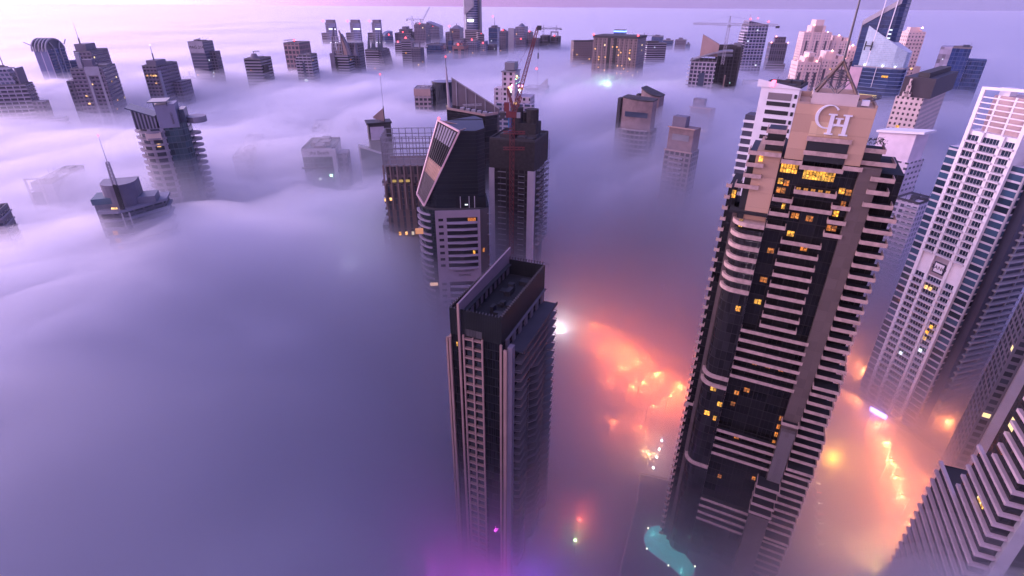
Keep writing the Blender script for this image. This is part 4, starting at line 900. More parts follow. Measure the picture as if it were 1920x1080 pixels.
b.box('pale_panel', M_BEIGE, xl + 5, -W * .5, -1.9, -1.5, z - 5.5, z - 1.5); sign(b, 'EMIRATES', -W * .3, -.6 + .9, z + 11, 2.0, M_BLACK, rx=90) if False else None
c = sign(b, 'CROWN', -W * .22, -.05, z + 4.8, 1.5, M_DCONC); c.rotation_euler = (R(90), R(90), 0)
b.put('side_terrace', MB().prism([(0, 9)] + arc(2, 13, 7, -80, 80, 8) + [(0, 17)], z + .5, z + 3.5), BAL)
windows(b, xl + 8, -W * .45, 0, 10, z - 40, z - 5, 3, 3.4, 3.3, WARM, y=-1.0)
# P masted tower
b = B('apartment_tower', 'dark terraced tower with a tall lattice mast, low in the fog at left', 262, 400, d=262, yaw=14, cat='tower')
z = b.fp(262, 392)[1]; xl = b.width(188, z); W = -xl; D = 20; print('P', z, W)
b.put('walls', MB().prism([(xl, 0), (-4, 0), (0, 4), (8, 10), (8, D), (xl, D)], 20, z), facade('f_p', (.10, .10, .13), (.03, .04, .05), 4, 3.3, .1, .9, .15, .85, gr=.2))
for i in range(9): b.put('terrace_band', MB().prism([(xl - .8, -.8), (-W * .5, -2.4), (-3.5, -.8), (9, 9.5), (9, D), (xl - .8, D)], z - .3 - i * 3.5, z + .7 - i * 3.5), mat('m_p_band', (.20, .19, .24), .6))
b.put('drum', MB().prism(arc(-W * .45, 8, 6.3, 180, 360, 10) + [(-W * .45 + 6.3, 14), (-W * .45 - 6.3, 14)], z + .7, z + 10), mat('m_drum_panel', (.14, .125, .17), .5)); b.box('left_annex', mat('m_annex', (.13, .13, .18), .5), xl - 2, xl + 5, 3, 12, z - 12, z + 2.5); b.box('annex_roof', mat('m_teal_roof', (.03, .08, .13), .5), xl - 2.5, xl + 5.5, 2.5, 12.5, z + 2.55, z + 5); b.box('right_block', mat('m_annex', (.13, .13, .18)), -W * .1, 6, 5, 14, z + .7, z + 3.5)
k = MB(); k.truss((-W * .38, -.6, z + 11), (-W * .38, -.6, z + 20), 1.3, 7, .3, w2=.9); b.put('lattice_mast', k, M_LGREY); b.put('mast_tip', MB().bar((-W * .38, -.6, z + 20), (-W * .38, -.6, z + 30), .22, .1), M_LGREY)
b.put('mast_rib', MB().bar((-W * .38, -.9, z + 1), (-W * .38, -.5, z + 11), 1.4), M_BLACK); k = MB()
for x in (-W * .42, -3): k.bar((x, -2.2, z - 7), (x, -2.2, z - .3), .4)
b.put('terrace_posts', k, M_LGREY); b.box('lit_window', WARM, xl + 4.5, xl + 6.5, -1.1, -.9, z + 1.2, z + 2.0); b.box('lit_window', mat('m_amber', (.1, .05, .02)), xl + 2, xl + 3.6, -.3, -.05, z - 16, z - 8); beacon(b, -W * .38, -.6, z + 30, .25)
# R edge tower, S..V half drowned roofs
b = tower('apartment_tower', 'dark tower sliver at the left edge, sinking into fog', -2, 402, -60, 16, 460, 20, F_SHAD, slab=(BAL, 3.3, .6, .6))
def drowned(label, uN, v, uL, uR, vF, yaw, wall=None, **k_):
    return tower('apartment_block', label, uN, v, uL, uR, vF, yaw, wall or F_VIO, cat='building', **k_)
b = drowned('long pale block almost drowned in fog, with an open corner frame at its left end', 98, 345, 58, 158, 358, 30, mat('m_pale_violet', (.30, .27, .34), .7), roofn=8)
k = MB(); z = b.z
for x in (-12, -5.5): k.box(x, x + .8, -1.2, -.4, z - 14, z + 3)
for q in (3, -3, -12): k.box(-12, -4.7, -1.3, -.5, z + q, z + q + .8)
b.put('corner_frame', k, M_LGREY); b.box('glazed_corner', M_DKB, -11.2, -5.5, -.5, -.05, z - 11, z - 4)
b = drowned('faint oval roof barely breaking the fog, left of the green lit block', 470, 296, 436, 506, 300, 10, roofn=6); b.put('roof_drum', MB().prism(ellipse(b.W * .33, 7, 20, -b.W * .1, 9), b.z, b.z + 5), M_VIO)
b = drowned('dark green glass block with a sign strip and two bright lamps, half in fog', 622, 281, 565, 638, 318, 12, facade('f_green', (.07, .10, .10), (.035, .055, .055), 3, 3.3, .05, .95, .1, .9, gr=.12), roofn=8)
W, z = b.W, b.z; b.box('sign_strip', M_LGREY, -W, 0, -.5, -.02, z - 4, z + 1); sign(b, 'the Beach', -W * .42, -.56, z - 1.6, 2.9, M_BLACK)
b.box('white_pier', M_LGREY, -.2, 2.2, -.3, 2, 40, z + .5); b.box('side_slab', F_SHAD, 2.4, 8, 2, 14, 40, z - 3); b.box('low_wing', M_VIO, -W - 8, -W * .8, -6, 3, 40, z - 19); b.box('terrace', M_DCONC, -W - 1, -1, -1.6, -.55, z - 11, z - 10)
for x, zz, m_ in ((-2.2, z - 16, GR), (-W * .5, z - 18, COOL), (-W * .8, z - 25, WARM)): b.box('lit_window', m_, x - .8, x + .8, -1.9 if x > -W * .7 else -6.2, -1.65 if x > -W * .7 else -6.02, zz, zz + 1.4)
b = drowned('faint dark roof with a small white lamp at each end, above the green glass block', 612, 258, 578, 622, 259, 5, roofn=6); b.box('plant_room', M_VIO, -b.W * .75, -b.W * .3, 2, 9, b.z, b.z + 5)
for x in (-b.W + 1, -1): beacon(b, x, 0, b.z + 1, .4, COOL)
b = drowned('ghostly twin roof lumps in the fog left of the finned tower', 672, 240, 648, 680, 243, 5, roofn=5); b.box('plant_room', M_VIO, -b.W * .4, -b.W * .1, 1, 8, b.z, b.z + 7)
# W fin and mast
b = B('office_tower', 'curved white framed tower with a sail fin and thin red tipped mast', 722, 232, d=355, yaw=-6, cat='tower')
z = b.z; xl = b.width(690); print('W', z, xl)
b.box('upper_block', M_DCONC, xl, 3.5, 0, 10, 40, z); b.box('screen_panel', mat('m_screen', (.45, .38, .46), .4), xl + 1, -1.0, -.3, -.02, z - 9.5, z - 1.5)
b.put('roof_rim', MB().prism([(xl - 1, -1.4), (-2, -1.0), (4.2, 0), (4.2, 11), (xl - 1, 11)], z, z + 1), M_BLACK)
b.put('lower_glass', MB().prism([(xl - 7, -3), (-1, -3), (-1, 8), (xl - 7, 8)], 40, lambda x, y: z - 13 - (x - xl + 7) * .30), mat('m_teal_glass', (.03, .05, .06), .15))
k = MB(); k.bar((xl - 7, -3.2, z - 12), (-1, -3.2, z - 18.5), 1.0); k.bar((xl - 7, -3.2, z - 12), (xl - 7, -3.2, 60), .9); k.bar((-1, -3.2, z - 18.5), (-1, -3.2, 60), .9); b.put('white_frame', k, M_LGREY)
k = MB(); k.face([(-6.5, 3, z + 4), (0, 3, z + 8.8), (0, 3, z + 1), (-6.5, 3, z + 3)]); k.face([(-6.5, 3.3, z + 3), (0, 3.3, z + 1), (0, 3.3, z + 8.8), (-6.5, 3.3, z + 4)])
for i in range(4): k.bar((-5 + i * 1.6, 2.9, z + 1), (-5 + i * 1.6, 2.9, z + 5 + i), .2)
b.put('sail_fin', k, M_PINK); b.put('mast', MB().bar((.2, 3, z), (.2, 3, z + 10), .5), M_BLACK); b.put('mast_tip', MB().bar((.2, 3, z + 10), (.2, 3, z + 28), .16), M_STEEL); beacon(b, .2, 3, z + 28, .4)
# X dark drum + tan grid
b = B('apartment_tower', 'tan gridded block joined to a dark open topped glass drum', 807, 168, vF=232, yaw=8, cat='tower')
z = b.z; xl = b.width(776); r = 8.6 * b.d / 440; print('X', z, xl, b.d)
b.box('walls', facade('f_x', (.36, .27, .27), (.02, .02, .025), 3.6, 3.6, .15, .85, .2, .75, gr=.2, gvar=.3), xl, 0, 0, 18, 40, z); b.box('parapet', M_PINK, xl - .2, 0, -.2, 0, z - 5, z + .3); roofkit(b, xl, 0, .3, 18, z, M_LGREY, n=5)
b.put('glass_drum', MB().prism(ellipse(r, r, 30, r + .5, 8), 40, z + 5, cap=True), mat('m_drum_glass', (.015, .018, .025), .12)); b.put('drum_rim', MB().prism(ellipse(r * 1.02, r * 1.02, 30, r + .5, 8), z + 5.01, z + 5.6), M_BLACK); b.put('drum_floor', MB().prism(ellipse(r * .94, r * .94, 30, r + .5, 8), z + 5.61, z + 5.8), mat('m_slate', (.22, .22, .30), .5))
for i, (zz, m_, w_) in enumerate(((z - 17, ORG, 5), (z - 13, WARM, 3.5), (z - 29, COOL, 6))): b.box('light_strip', glow('m_dimstrip%d' % i, m_.node_tree.nodes['Principled BSDF'].inputs['Emission Color'].default_value[:3], .6), r + 3 - (3 if i == 2 else 0), r + 3 + w_ - (3 if i == 2 else 0), 8 - r - .3, 8 - r + 2.5, zz, zz + .5)
# Y angular roof with mast
b = B('office_tower', 'dark tower with a sloped triangular roof wall and one tall leaning mast', 910, 218, d=330, yaw=10, cat='tower')
z = b.z; xl = b.width(838); D = 16; print('Y', z, xl); zl = b.fp(840, 205)[1]
f = lambda x, y: z + (zl - z) * x / xl
b.put('walls', MB().prism([(xl, 0), (0, 0), (6, 8), (6, D), (xl, D)], 40, f), facade('f_y', (.03, .028, .03), (.015, .015, .017), 30, 3.3, 0, 1, .1, 1, gr=.2))
k = MB(); k.prism([(xl, -.3), (0, -.3), (0, .4), (xl, .4)], f, lambda x, y: f(x, y) + 1.2); k.prism([(0, -.3), (6.4, 8), (5.8, 8.2), (0, .5)], z, z + 1.4); b.put('roof_parapet', k, M_PINK)
g2 = lambda x, y: z + 2 + (x - 6) / (xl - 6) * 17
b.put('roof_wall', MB().prism([(xl, D - .6), (6, D - .6), (6, D), (xl, D)], f, g2), mat('m_rw', (.15, .12, .14), .6)); k = MB(); k.bar((xl, D - .8, g2(xl, 0)), (6, D - .8, g2(6, 0)), .6)
for i in range(5): x = xl + (6 - xl) * (i + .5) / 5; k.bar((x, D - .9, f(x, 0)), (x, D - .9, g2(x, 0)), .5)
b.put('roof_wall_ribs', k, M_LGREY); b.put('mast', MB().bar((xl + 1, 3, zl), (xl, 3, zl + 23), 1.5, .5, n=6), mat('m_mast_pale', (.33, .27, .31), .5)); b.put('mast_tip', MB().bar((xl, 3, zl + 23), (xl, 3, zl + 28), .3), M_STEEL); beacon(b, xl, 3, zl + 28, .4)
k = MB()
for i in range(6): x = xl + 7 + i * 3.4; k.box(x, x + 2.4, 4, 7, f(x, 0), f(x, 0) + 1.4)
k.truss((xl + 9, 3, zl + 2), (xl + 20, 5, zl + 2.4), .9, 5, .2); b.put('roof_plant', k, M_LGREY); k = MB(); k.box(-16, -6, 2.5, 3, z + .9, z + 1.2); b.put('light_strip', k, glow('m_greenstrip', (.6, 1, .8), .7))
k = MB()
for i in range(5): k.box(xl - .1, xl + 5 + i % 3, -.12, -.02, z - 4 - i * 1.7, z - 3.2 - i * 1.7)
b.put('stair_panel', k, M_TAN)
# AD drowned roofs right of the mast
b = drowned('thin low roof line showing through fog behind the cranes', 915, 170, 876, 926, 176, 8, roofn=5); beacon(b, b.x0 + 1, 0, b.z + 2, .6)
b = drowned('pale low block with a triangular fin, right of the pink work lamps', 1022, 168, 982, 1030, 184, 10, facade('f_pl', (.38, .34, .40), (.05, .05, .07), 9, 8, .1, .9, .45, .75), roofn=3)
k = MB(); k.prism([(-10, 0), (2.5, 0), (2.5, 1), (-10, 1)], b.z, lambda x, y: b.z + .5 + (x + 10) * .9); b.put('fin_wall', k, M_LGREY); windows(b, b.x0, 0, 0, 0, b.z - 7, b.z - 3, 1, 3, 3, YEL)
# ------------------------------------------------------------ right half, beyond the fog
F_HOT = facade('f_hotel_ribs', (.20, .14, .135), (.03, .028, .035), 3.0, 3.3, .3, .75, .15, .7, gr=.2, gvar=.5, lit=.012, ls=2.5)
b = tower('hotel_block', 'dark ribbed hotel slab, smaller and left of the wide one', 1112, 76, 1075, 1113, 128, -10, F_HOT, lit=(8, WARM), slab=None, cat='building')if False else None
b = tower('hotel_block', 'dark ribbed hotel slab, narrower and left of the wide tan one', 1076, 78, 1076, 1118, 128, -14, F_HOT, dep=18, lit=(10, WARM), cat='building')
k = MB(); k.box(-.5, b.W, -.5, .5, b.z, b.z + 2); b.put('cornice', k, M_DCONC)
b = tower('hotel_block', 'wide tan ribbed hotel slab with lit windows and red lamps on both ends', 1196, 73, 1113, 1212, 150, 14, F_HOT, lit=(0, None), cat='building', roofn=6)
W, z = b.W, b.z; windows(b, -W + 2, -2, 0, 1, z - 62, z - 6, 34, 3.0, 3.3, WARM, y=-.5)
k = MB(); k.box(-W - .6, .6, -.8, b.y1 + .6, z, z + 3); b.put('cornice', k, M_DCONC); k = MB(); k.box(-W * .66, -W * .60, -.7, -.02, 40, z); k.box(-W * .52, -W * .46, -.7, -.02, 40, z); b.put('dark_bay', k, M_BLACK)
k = MB(); n = int(W / 6)
for i in range(n): k.box(-W + 1 + i * 6, -W + 1.9 + i * 6, -.6, -.02, 40, z)
b.put('pilasters', k, mat('m_pil', (.30, .21, .20), .7)); beacon(b, -W, 0, z + 3, 1.3); beacon(b, 0, 0, z + 3, 1.3)
b = tower('office_block', 'dark curved office block with lit floors, right behind the wide hotel', 1214, 82, 1208, 1250, 124, -20, F_BAND, lit=(8, COOL), cat='building'); b.box('roof_wedge', M_DCONC, 0, b.W * .6, 2, 10, b.z, b.z + 4)
b = tower('office_tower', 'distant tower crowned by a bright blue light band', 1172, 57, 1151, 1173, 86, 10, facade('f_bl', (.10, .13, .3), (.04, .08, .2), 60, 5, 0, 1, .4, 1), lit=(0, None), roofn=2)
for q, hh in ((1, 3), (10, 1.5), (20, 1)): b.box('light_band', BLUEL if q < 5 else glow('m_bl2', (.2, .3, 1), 1.5), -b.W - .3, .3, -.5, b.y1 + .3, b.z - q - hh, b.z - q)
for u0, u1, vt, vf, lb in ((1222, 1243, 70, 92, 'small far block, blurred by haze, right of the blue lit tower'), (1243, 1262, 77, 97, 'hazy blue block with a low light strip, left of the rose one'), (1266, 1286, 76, 100, 'hazy rose block with small red light among the far blocks'), (1286, 1294, 84, 96, 'tiny hazy block at the right end of the far blocks')):
    b = tower('office_block', lb, u1, vt, u0, u1, vf, 5, F_BLG if u0 != 1266 else F_VIO, lit=(3, WARM), cat='building', roofn=3); b.box('roof_block', M_VIO, -b.W * .7, -b.W * .3, 1, 5, b.z, b.z + 5)
crane(1208, 67, 1500, 40, 46, 'hazy crane above the dark curved office block', az=5)
# AK glowing site
b = tower('site_block', 'fogged building site glowing green under its crane', 1160, 163, 1122, 1161, 175, 8, mat('m_site', (.12, .2, .16), .8), cat='building site', roofn=8); SITE = b
k = MB()
for x in (-b.W * .65, -b.W * .5, -b.W * .35): k.prism(ellipse(1.1, 1.1, 8, x, -2), b.z + 1, b.z + 3)
b.put('flood_lamp', k, GR)
l = bpy.data.lights.new('flood_light', 'POINT'); l.energy = 45000; l.color = (.45, 1, .62); l.shadow_soft_size = 1.5; o = link(bpy.data.objects.new('flood_light', l)); o.parent = b.root; o.location = (-b.W * .5, -5, b.z + 3)
c = crane(1140, 164, b.d, 30, 22, 'small crane standing in the green glow', az=178); k = MB(); k.box(2, 5, -1, 1, c.z + 1, c.z + 2.4); c.put('jib_lamp', k, glow('m_lilac_lamp', (.8, .6, 1), 8))
# AL twins with curved pink crowns
def curvy(label, uN, vT, uL, uR, vF, yaw, zlow, grp):
    b = B('apartment_tower', label, uN, vT, vF=vF, yaw=yaw, cat='tower', group=grp); z = b.z; xl = b.width(uL); W = -xl; D = max(12, b.depth(uR)); F2 = facade('f_curvy', (.13, .10, .105), (.022, .022, .03), 3.4, 3.3, .18, .82, .28, .85, gr=.2, gvar=.4)
    P = [(xl + W * t / 8, -2.2 * math.sin(math.pi * t / 8)) for t in range(9)] + [(0, D), (xl, D)]
    b.put('walls', MB().prism(P, 40, z - 20), F2)
    f = lambda x, y: z + zlow * ((x) / W) ** 2
    Q = [(xl + 1.5 + (W - 3) * t / 8, .4 - 1.6 * math.sin(math.pi * t / 8)) for t in range(9)] + [(-1.5, D - 2), (xl + 1.5, D - 2)]
    b.put('crown', MB().prism(Q, z - 20, f), mat('m_crown_rose', (.23, .155, .15), .7, noise=.2, scale=.3)); b.box('crown_slot', M_DKB, xl + W * .18, -W * .15, -1.6, -1.0, z - 11, z - 7.5)
    b.put('crown_rim', MB().prism(grow(Q, .5, xl / 2, D / 2), lambda x, y: f(x, y) + .02, lambda x, y: f(x, y) + .9), M_DCONC)
    zz = z - 20; i = 0
    while zz > 85 and i < 14:
        k = MB().prism([(xl + W * t / 8, -3.2 * math.sin(math.pi * t / 8) - .2) for t in range(1, 8)] + [(xl + W * t / 8, -1.4 * math.sin(math.pi * t / 8)) for t in range(7, 0, -1)], zz - .4, zz + .3); b.put('balcony', k, mat('m_cbal', (.30, .25, .27), .6)); zz -= 3.3; i += 1
    b.box('side_fin', M_DCONC, xl - 2.2, xl - .02, 0, 6, 40, z + 1); k = MB()
    for i in range(14): k.box(.02, 1.2, 3, D - 3, z - 24 - i * 3.3, z - 23.2 - i * 3.3)
    b.put('side_balconies', k, mat('m_cbal', (.30, .25, .27))); k = MB(); k.truss((xl + W * .2, 3, z + 2), (xl + W * .55, 3, z + 2.6), .8, 5, .2); k.bar((xl + W * .4, 3, z - 1), (xl + W * .4, 3, z + 2), .5); b.put('roof_cradle', k, M_STEEL); return b
curvy('rear of two curved rose crowned towers, its tip rising highest', 1240, 183, 1198, 1251, 256, 18, 6, 'curved rose crowned towers')
curvy('front of two curved rose crowned towers, rising alone from open fog', 1228, 192, 1164, 1238, 275, 14, 1.5, 'curved rose crowned towers')
def panelled(label, uN, vT, uL, uR, vF, lit_):
    b = B('apartment_tower', label, uN, vT, vF=vF, yaw=20, cat='tower', group='panelled towers with slotted crowns'); z = b.z; xl = b.width(uL); W = -xl; D = max(10, b.depth(uR))
    b.box('walls', facade('f_pan', (.22, .175, .185), (.025, .025, .03), 3.5, 3.3, .2, .85, .25, .85, gr=.2, gvar=.4), xl, 0, 0, D, 40, z - 14); b.box('crown', mat('m_crown_rose', (.23, .155, .15)), xl + .8, -.8, .8, D - 1, z - 14, z); b.box('crown_slot', M_GREY, xl + W * .2, -W * .18, .3, .78, z - 7.5, z - 3.8); b.box('upper_block', M_VIO, xl + 1, -W * .45, 4, D - 3, z, z + 6.5); k = MB(); k.box(xl, 0, -.2, .2, z + .02, z + .8); k.box(xl - .5, .5, -.5, 0, z - 14.6, z - 13.8); b.put('cornice', k, M_PINK)
    zz = z - 19
    while zz > 95: b.box('balcony', BAL, xl + W * .2, -W * .3, -1.3, -.02, zz, zz + .9); zz -= 3.3
    for x, q in lit_: b.box('lit_window', YEL, xl + W * x, xl + W * x + 1.6, -.9, -.75, z - q, z - q + 1.4)
    return b
panelled('rear panelled tower with yellow lit windows, under the unfinished dark tower', 1334, 206, 1292, 1345, 258, ((.55, 16.5), (.65, 16.5), (.75, 16.5), (.85, 16.5), (.7, 22), (.8, 22)))
panelled('front panelled tower without lit windows, lowest of the right hand group', 1303, 245, 1252, 1318, 310, ())
# AO gridded tower with arched roof, dark unfinished one
b = B('apartment_tower', 'white gridded tower under a sweeping arched roof, left of the dark unfinished one', 1345, 108, vF=205, yaw=0, cat='tower'); z = b.z; xl = b.width(1297); W = -xl; print('AO', z, W, b.d)
b.box('walls', facade('f_ao', (.40, .34, .38), (.03, .03, .05), 3.6, 3.5, .14, .86, .16, .84, gr=.2, gvar=.5), xl, 0, 0, 20, 40, z - 4); b.box('glazed_strip', M_DKB, xl + W * .38, xl + W * .62, -.3, -.02, z - 62, z - 14)
f = lambda x, y: z - 2 + 9 * math.sin(max(0, min(1, (x - xl) / (W + 12))) * math.pi / 2) - 2
n = 10; PP = [(xl - 1 + (W + 14) * i / n) for i in range(n + 1)]; k = MB()
for i in range(n): k.prism([(PP[i], -1), (PP[i + 1], -1), (PP[i + 1], 20), (PP[i], 20)], lambda x, y: f(x, y), lambda x, y: f(x, y) + 1.2)
b.put('arched_roof', k, M_GREY); b.box('upper_floor', M_DCONC, xl, 0, .5, 19, z - 4, z - 2.2)
k = MB()
for i in range(7): x = xl + i * W / 6; k.bar((x, -.6, z - 4), (x, -.6, f(x, 0)), .35)
b.put('roof_posts', k, M_GREY); b.put('curved_crown', MB().prism([(xl + W * .3, 8), (0, 8), (0, 18), (xl + W * .3, 18)], z, lambda x, y: z + 19 - (x - xl - W * .3) * .5), M_PINK)
zz = z - 8
while zz > 85: b.put('corner_balcony', MB().prism(arc(xl, 1, 2.4, 150, 300, 5) + [(xl, 1)], zz, zz + .7), M_LGREY); zz -= 3.5
b = B('unfinished_tower', 'broad dark unfinished tower with a pale hoist strip and a crane behind it', 1390, 90, vF=200, yaw=4, cat='tower'); z = b.z; xl = b.width(1345); W = -xl; print('AO2', z, W, b.d)
b.box('walls', F_CON, xl, 0, 0, 24, 40, z); b.box('hoist_strip', M_TAN, xl + W * .5, xl + W * .56, -.6, -.02, 60, z - 25); roofkit(b, xl, 0, 0, 24, z, M_DCONC, n=9); b.box('stair_head', M_GREY, -W * .35, -W * .05, 4, 12, z, z + 4); b.box('upper_frame', M_GREY, xl + 1, -W * .3, -.5, -.02, z - 8, z - 5.5)
windows(b, xl, -1, 0, 1, z - 50, z - 20, 6, 4, 3.3, glow('m_site_dot', (.5, 1, .8), 1.6), y=-.05, w=.2, h=.25)
k = MB(); 
for i in range(5): x = xl + i * W / 4; k.box(x - .4, x + .4, -.45, -.02, 60, z)
b.put('columns', k, M_DCONC)
crane(1367, 47, 560, 32, 30, 'pale tower crane with a long flat jib above the dark unfinished tower', az=176, m=M_LGREY, back=1.3)
# AP tall glass
b = tower('apartment_tower', 'very tall blue glass tower with white mullion grid and red roof lamps', 1404, 48, 1404, 1441, 150, -24, facade('f_ap', (.40, .37, .48), (.025, .035, .07), 4.5, 3.6, .14, .9, .14, .9, gr=.1, gvar=.5), lit=(3, COOL), dep=22, slab=(M_LGREY, 7.2, .3, .7))
W, z = b.W, b.z; b.put('roof_slope', MB().prism([(0, 0), (W, 0), (W, 18), (0, 18)], z, lambda x, y: z + 6 - x * .2), F_SIL); beacon(b, 1, 0, z + 7, 1.1); beacon(b, W - 1, 0, z + 4, 1.1); beacon(b, W * .4, 0, z + 8, .8); b.put('corner_mast', MB().bar((0, 1, z), (0, 1, z + 13), .5), M_LGREY); b.box('side_balconies', F_BANDW, -3, -.05, 2, 18, 60, z - 8)
b = tower('apartment_tower', 'pinkish banded low tower in the fog gap behind the barred white one', 1420, 160, 1391, 1424, 176, 5, F_BANDW, slab=(M_LGREY, 3.3, .5, .8)); b.box('roof_block', M_GREY, -b.W, 0, -.6, 6, b.z, b.z + 5)
# AQ
b = tower('office_tower', 'dark ribbed office tower with stepped shoulders and pink lamps', 1446, 82, 1440, 1477, 140, -12, facade('f_aq', (.12, .11, .15), (.03, .03, .045), 3, 9, .3, .8, .1, .9), lit=(3, ORG), slab=(M_VIO, 9, .3, .7)); W, z = b.W, b.z
b.box('upper_tier', F_SHAD, W * .2, W * .85, 2, 10, z, z + 9); b.box('front_tier', F_BAND, -2, W + 2, -3, 0, 60, z - 26)
for x in (W * .22, 0, W): beacon(b, x, 0, z + (9 if x == W * .22 else 1), 1.0, glow('m_pinkb', (1, .25, .3), 8))
# AR beige cluster
F_BG2 = facade('f_beige', (.80, .58, .52), (.10, .08, .10), 3.2, 3.3, .3, .68, .28, .72, gr=.3, gvar=.4)
M_BG2 = mat('m_beige_plain', (.80, .58, .52), .7, noise=.06)
PK = glow('m_pink_beacon', (1, .45, .42), 9)
for lb, uN, vT, uL, uR, vF, yw, tiers in (
    ('tallest rear beige tower with pink lamps along its stepped top', 1508, 62, 1498, 1560, 150, -18, ((.25, .75, 9), (.35, .65, 16))),
    ('rear beige tower on the right of its cluster with lattice crown', 1560, 78, 1552, 1596, 150, -14, ((.1, .5, 7), (.6, .9, 5))),
    ('front left beige tower with stepped roofs, above the white barred one', 1496, 118, 1484, 1538, 190, -20, ((.3, .9, 6), (.45, .7, 10))),
    ('front right beige tower with dark window columns, behind the mast pyramid', 1542, 112, 1530, 1592, 190, -16, ((.1, .5, 8), (.6, .85, 4))),
    ('narrow beige tower half hidden by the white mirrored office', 1590, 96, 1584, 1612, 190, -12, ((.2, .7, 5),))):
    b = tower('apartment_tower', lb, uN, vT, uL, uR, vF, yw, F_BG2, roofm=M_BG2, group='beige stepped towers', lit=(2, WARM))
    for a, c, hh in tiers: b.box('roof_tier', M_BG2, b.W * a, b.W * c, 2, b.y1 - 2, b.z + .03, b.z + hh)
    for fx in (.12, .5, .82): b.box('window_strip', mat('m_strip_dark', (.10, .08, .10), .3), b.W * fx, b.W * fx + 2.4, -.25, -.02, 60, b.z - 9)
    k = MB()
    for fx in (0, .3, .66, .97): k.box(b.W * fx, b.W * fx + 1.2, -.7, -.02, 60, b.z + .5)
    b.put('pilasters', k, M_BG2); beacon(b, b.W * .3, 1, b.z + tiers[0][2], 1.0, PK); beacon(b, b.W * .85, 1, b.z + 1, .8, PK)
# AS sail tower with a mirrored lower office in front
b = B('office_tower', 'tall blue sail shaped tower with a slanted pale edge, cut by the top edge', 1690, 5, vF=215, yaw=14, cat='tower'); z = b.z; xl = b.width(1612, 175); W = -xl; print('AS', z, W, b.d, b.fp(1620, 40))
zl = b.fp(1622, 38)[1]; f = lambda x, y: z + 3 + (zl - z - 3) * (x / xl)
b.put('walls', MB().prism([(xl, 0), (0, 0), (3, 5), (3, 18), (xl, 18)], 40, f), facade('f_as', (.03, .06, .15), (.02, .04, .11), 60, 3.3, 0, 1, .12, 1, gr=.12, gvar=.3))
k = MB(); k.prism([(xl, -.6), (.5, -.6), (.5, -.02), (xl, -.02)], lambda x, y: f(x, y) - 4, lambda x, y: f(x, y) + .5); k.box(xl - .6, xl, -.6, 2, zl - 22, zl); b.put('roof_rim', k, M_LGREY)
for u0 in (1648, 1670): x = b.fp(u0, 40)[0]; b.put('white_rib', MB().bar((x, -1.2, z - 55), (x + 1.5, -1.2, f(x, 0) + (11 if u0 < 1660 else 2)), .7), M_WHITE)
for i in range(5): b.box('lit_window', COOL, -3, -.5, -.2, -.02, z - 22 - 3.3 * i, z - 21 - 3.3 * i)
b = B('office_tower', 'curved mirrored office tower with lit crown and dark glass front below', 1702, 100, vF=220, yaw=12, cat='tower'); z = b.z; xl = b.width(1604); W = -xl; D = 20; print('ASf', z, W, b.d)
P = [(xl, 6), (xl + 2, 2), (xl + W * .2, 0), (xl + W * .5, -1.6), (xl + W * .8, -1.0), (0, 3), (1, 9), (0, D), (xl, D)]
b.put('walls', MB().prism(P, 40, z - 13), facade('f_mir', (.16, .22, .36), (.02, .04, .10), 14, 3.3, 0, 1, .16, 1, gr=.1, gvar=.35))
fz = lambda x, y: z + 24 * (x / xl)
b.put('mirror_crown', MB().prism(grow(P, -1, xl / 2, 10), z - 12.5, fz), facade('f_mirc', (.62, .62, .68), (.42, .52, .60), 1.2, 1.6, .03, .97, .05, .95, gr=.08, gvar=.08)); b.put('crown_ledge', MB().prism(grow(P, .5, xl / 2, 10), z - 13.4, z - 12.55), M_LGREY)
b.put('rose_flank', MB().prism([(xl - 1.8, 7), (xl - .5, .5), (xl + W * .24, -1.2), (xl + W * .24, -.4), (xl, 7)], 40, z - 14), mat('m_rose_flank', (.62, .40, .45), .5)); k = MB()
for u_, w_ in ((.27, 1), (.62, 1), (.86, 1)): x = xl + W * u_; k.prism(ellipse(.5, .5, 8, x, -2), z - 11.8, z - 11.0)
b.put('flood_lamp', k, WHT); sign(b, 'H', xl + W * .24, -1.5, z + 4, 11, M_BLACK)
b.box('lit_window', YEL, xl + W * .66, xl + W * .78, -2.1, -1.3, z - 21, z - 19.3); b.box('lit_floor', glow('m_floor_y', (1, .68, .25), 1.0), xl + W * .3, xl + W * .68, -2.1, -1.3, z - 39, z - 36.6)
b.put('white_rib', MB().bar((xl + W * .52, -2.4, z - 30), (xl + W * .52, -2.2, z - 12), .4), M_WHITE)
# AT, AU, AW
b = tower('apartment_tower', 'beige tower rising right behind the mirrored office', 1704, 62, 1688, 1736, 200, -30, F_BG2, roofm=M_BG2, group='beige stepped towers', lit=(2, WARM)); k = MB(); k.box(0, b.W, -.5, 0, b.z - 9, b.z - 8); k.box(b.W, b.W + 7, 2, 12, 60, b.z - 30); k.box(2, b.W - 5, 3, 9, b.z, b.z + 5); b.put('roof_tier', k, M_BG2); beacon(b, b.W * .7, 0, b.z + 4, .9, PK)
b = tower('office_tower', 'large dark blue glass tower with a grey left face near the right edge', 1822, 92, 1786, 1880, 230, -0, facade('f_au', (.05, .08, .20), (.03, .055, .16), 3, 3.6, .05, .95, .08, .95, gr=.08, gvar=.25), dep=26, lit=(0, None), zf=100)
b.root.name = 'glass_tower'; W, z = b.W, b.z
b.box('annex', F_BLG, .05, 14, 2, 22, 40, z - 9); b.box('roof_step', M_DKB, -W * .5, -2, 3, 12, z, z + 3)
k = MB(); k.box(-W - 9, -W - .05, .5, 24, 40, z + 1); b.put('grey_face', k, facade('f_grey_face', (.34, .30, .38), (.30, .27, .35), 3, 4, .03, .97, .04, .96, gr=.3))
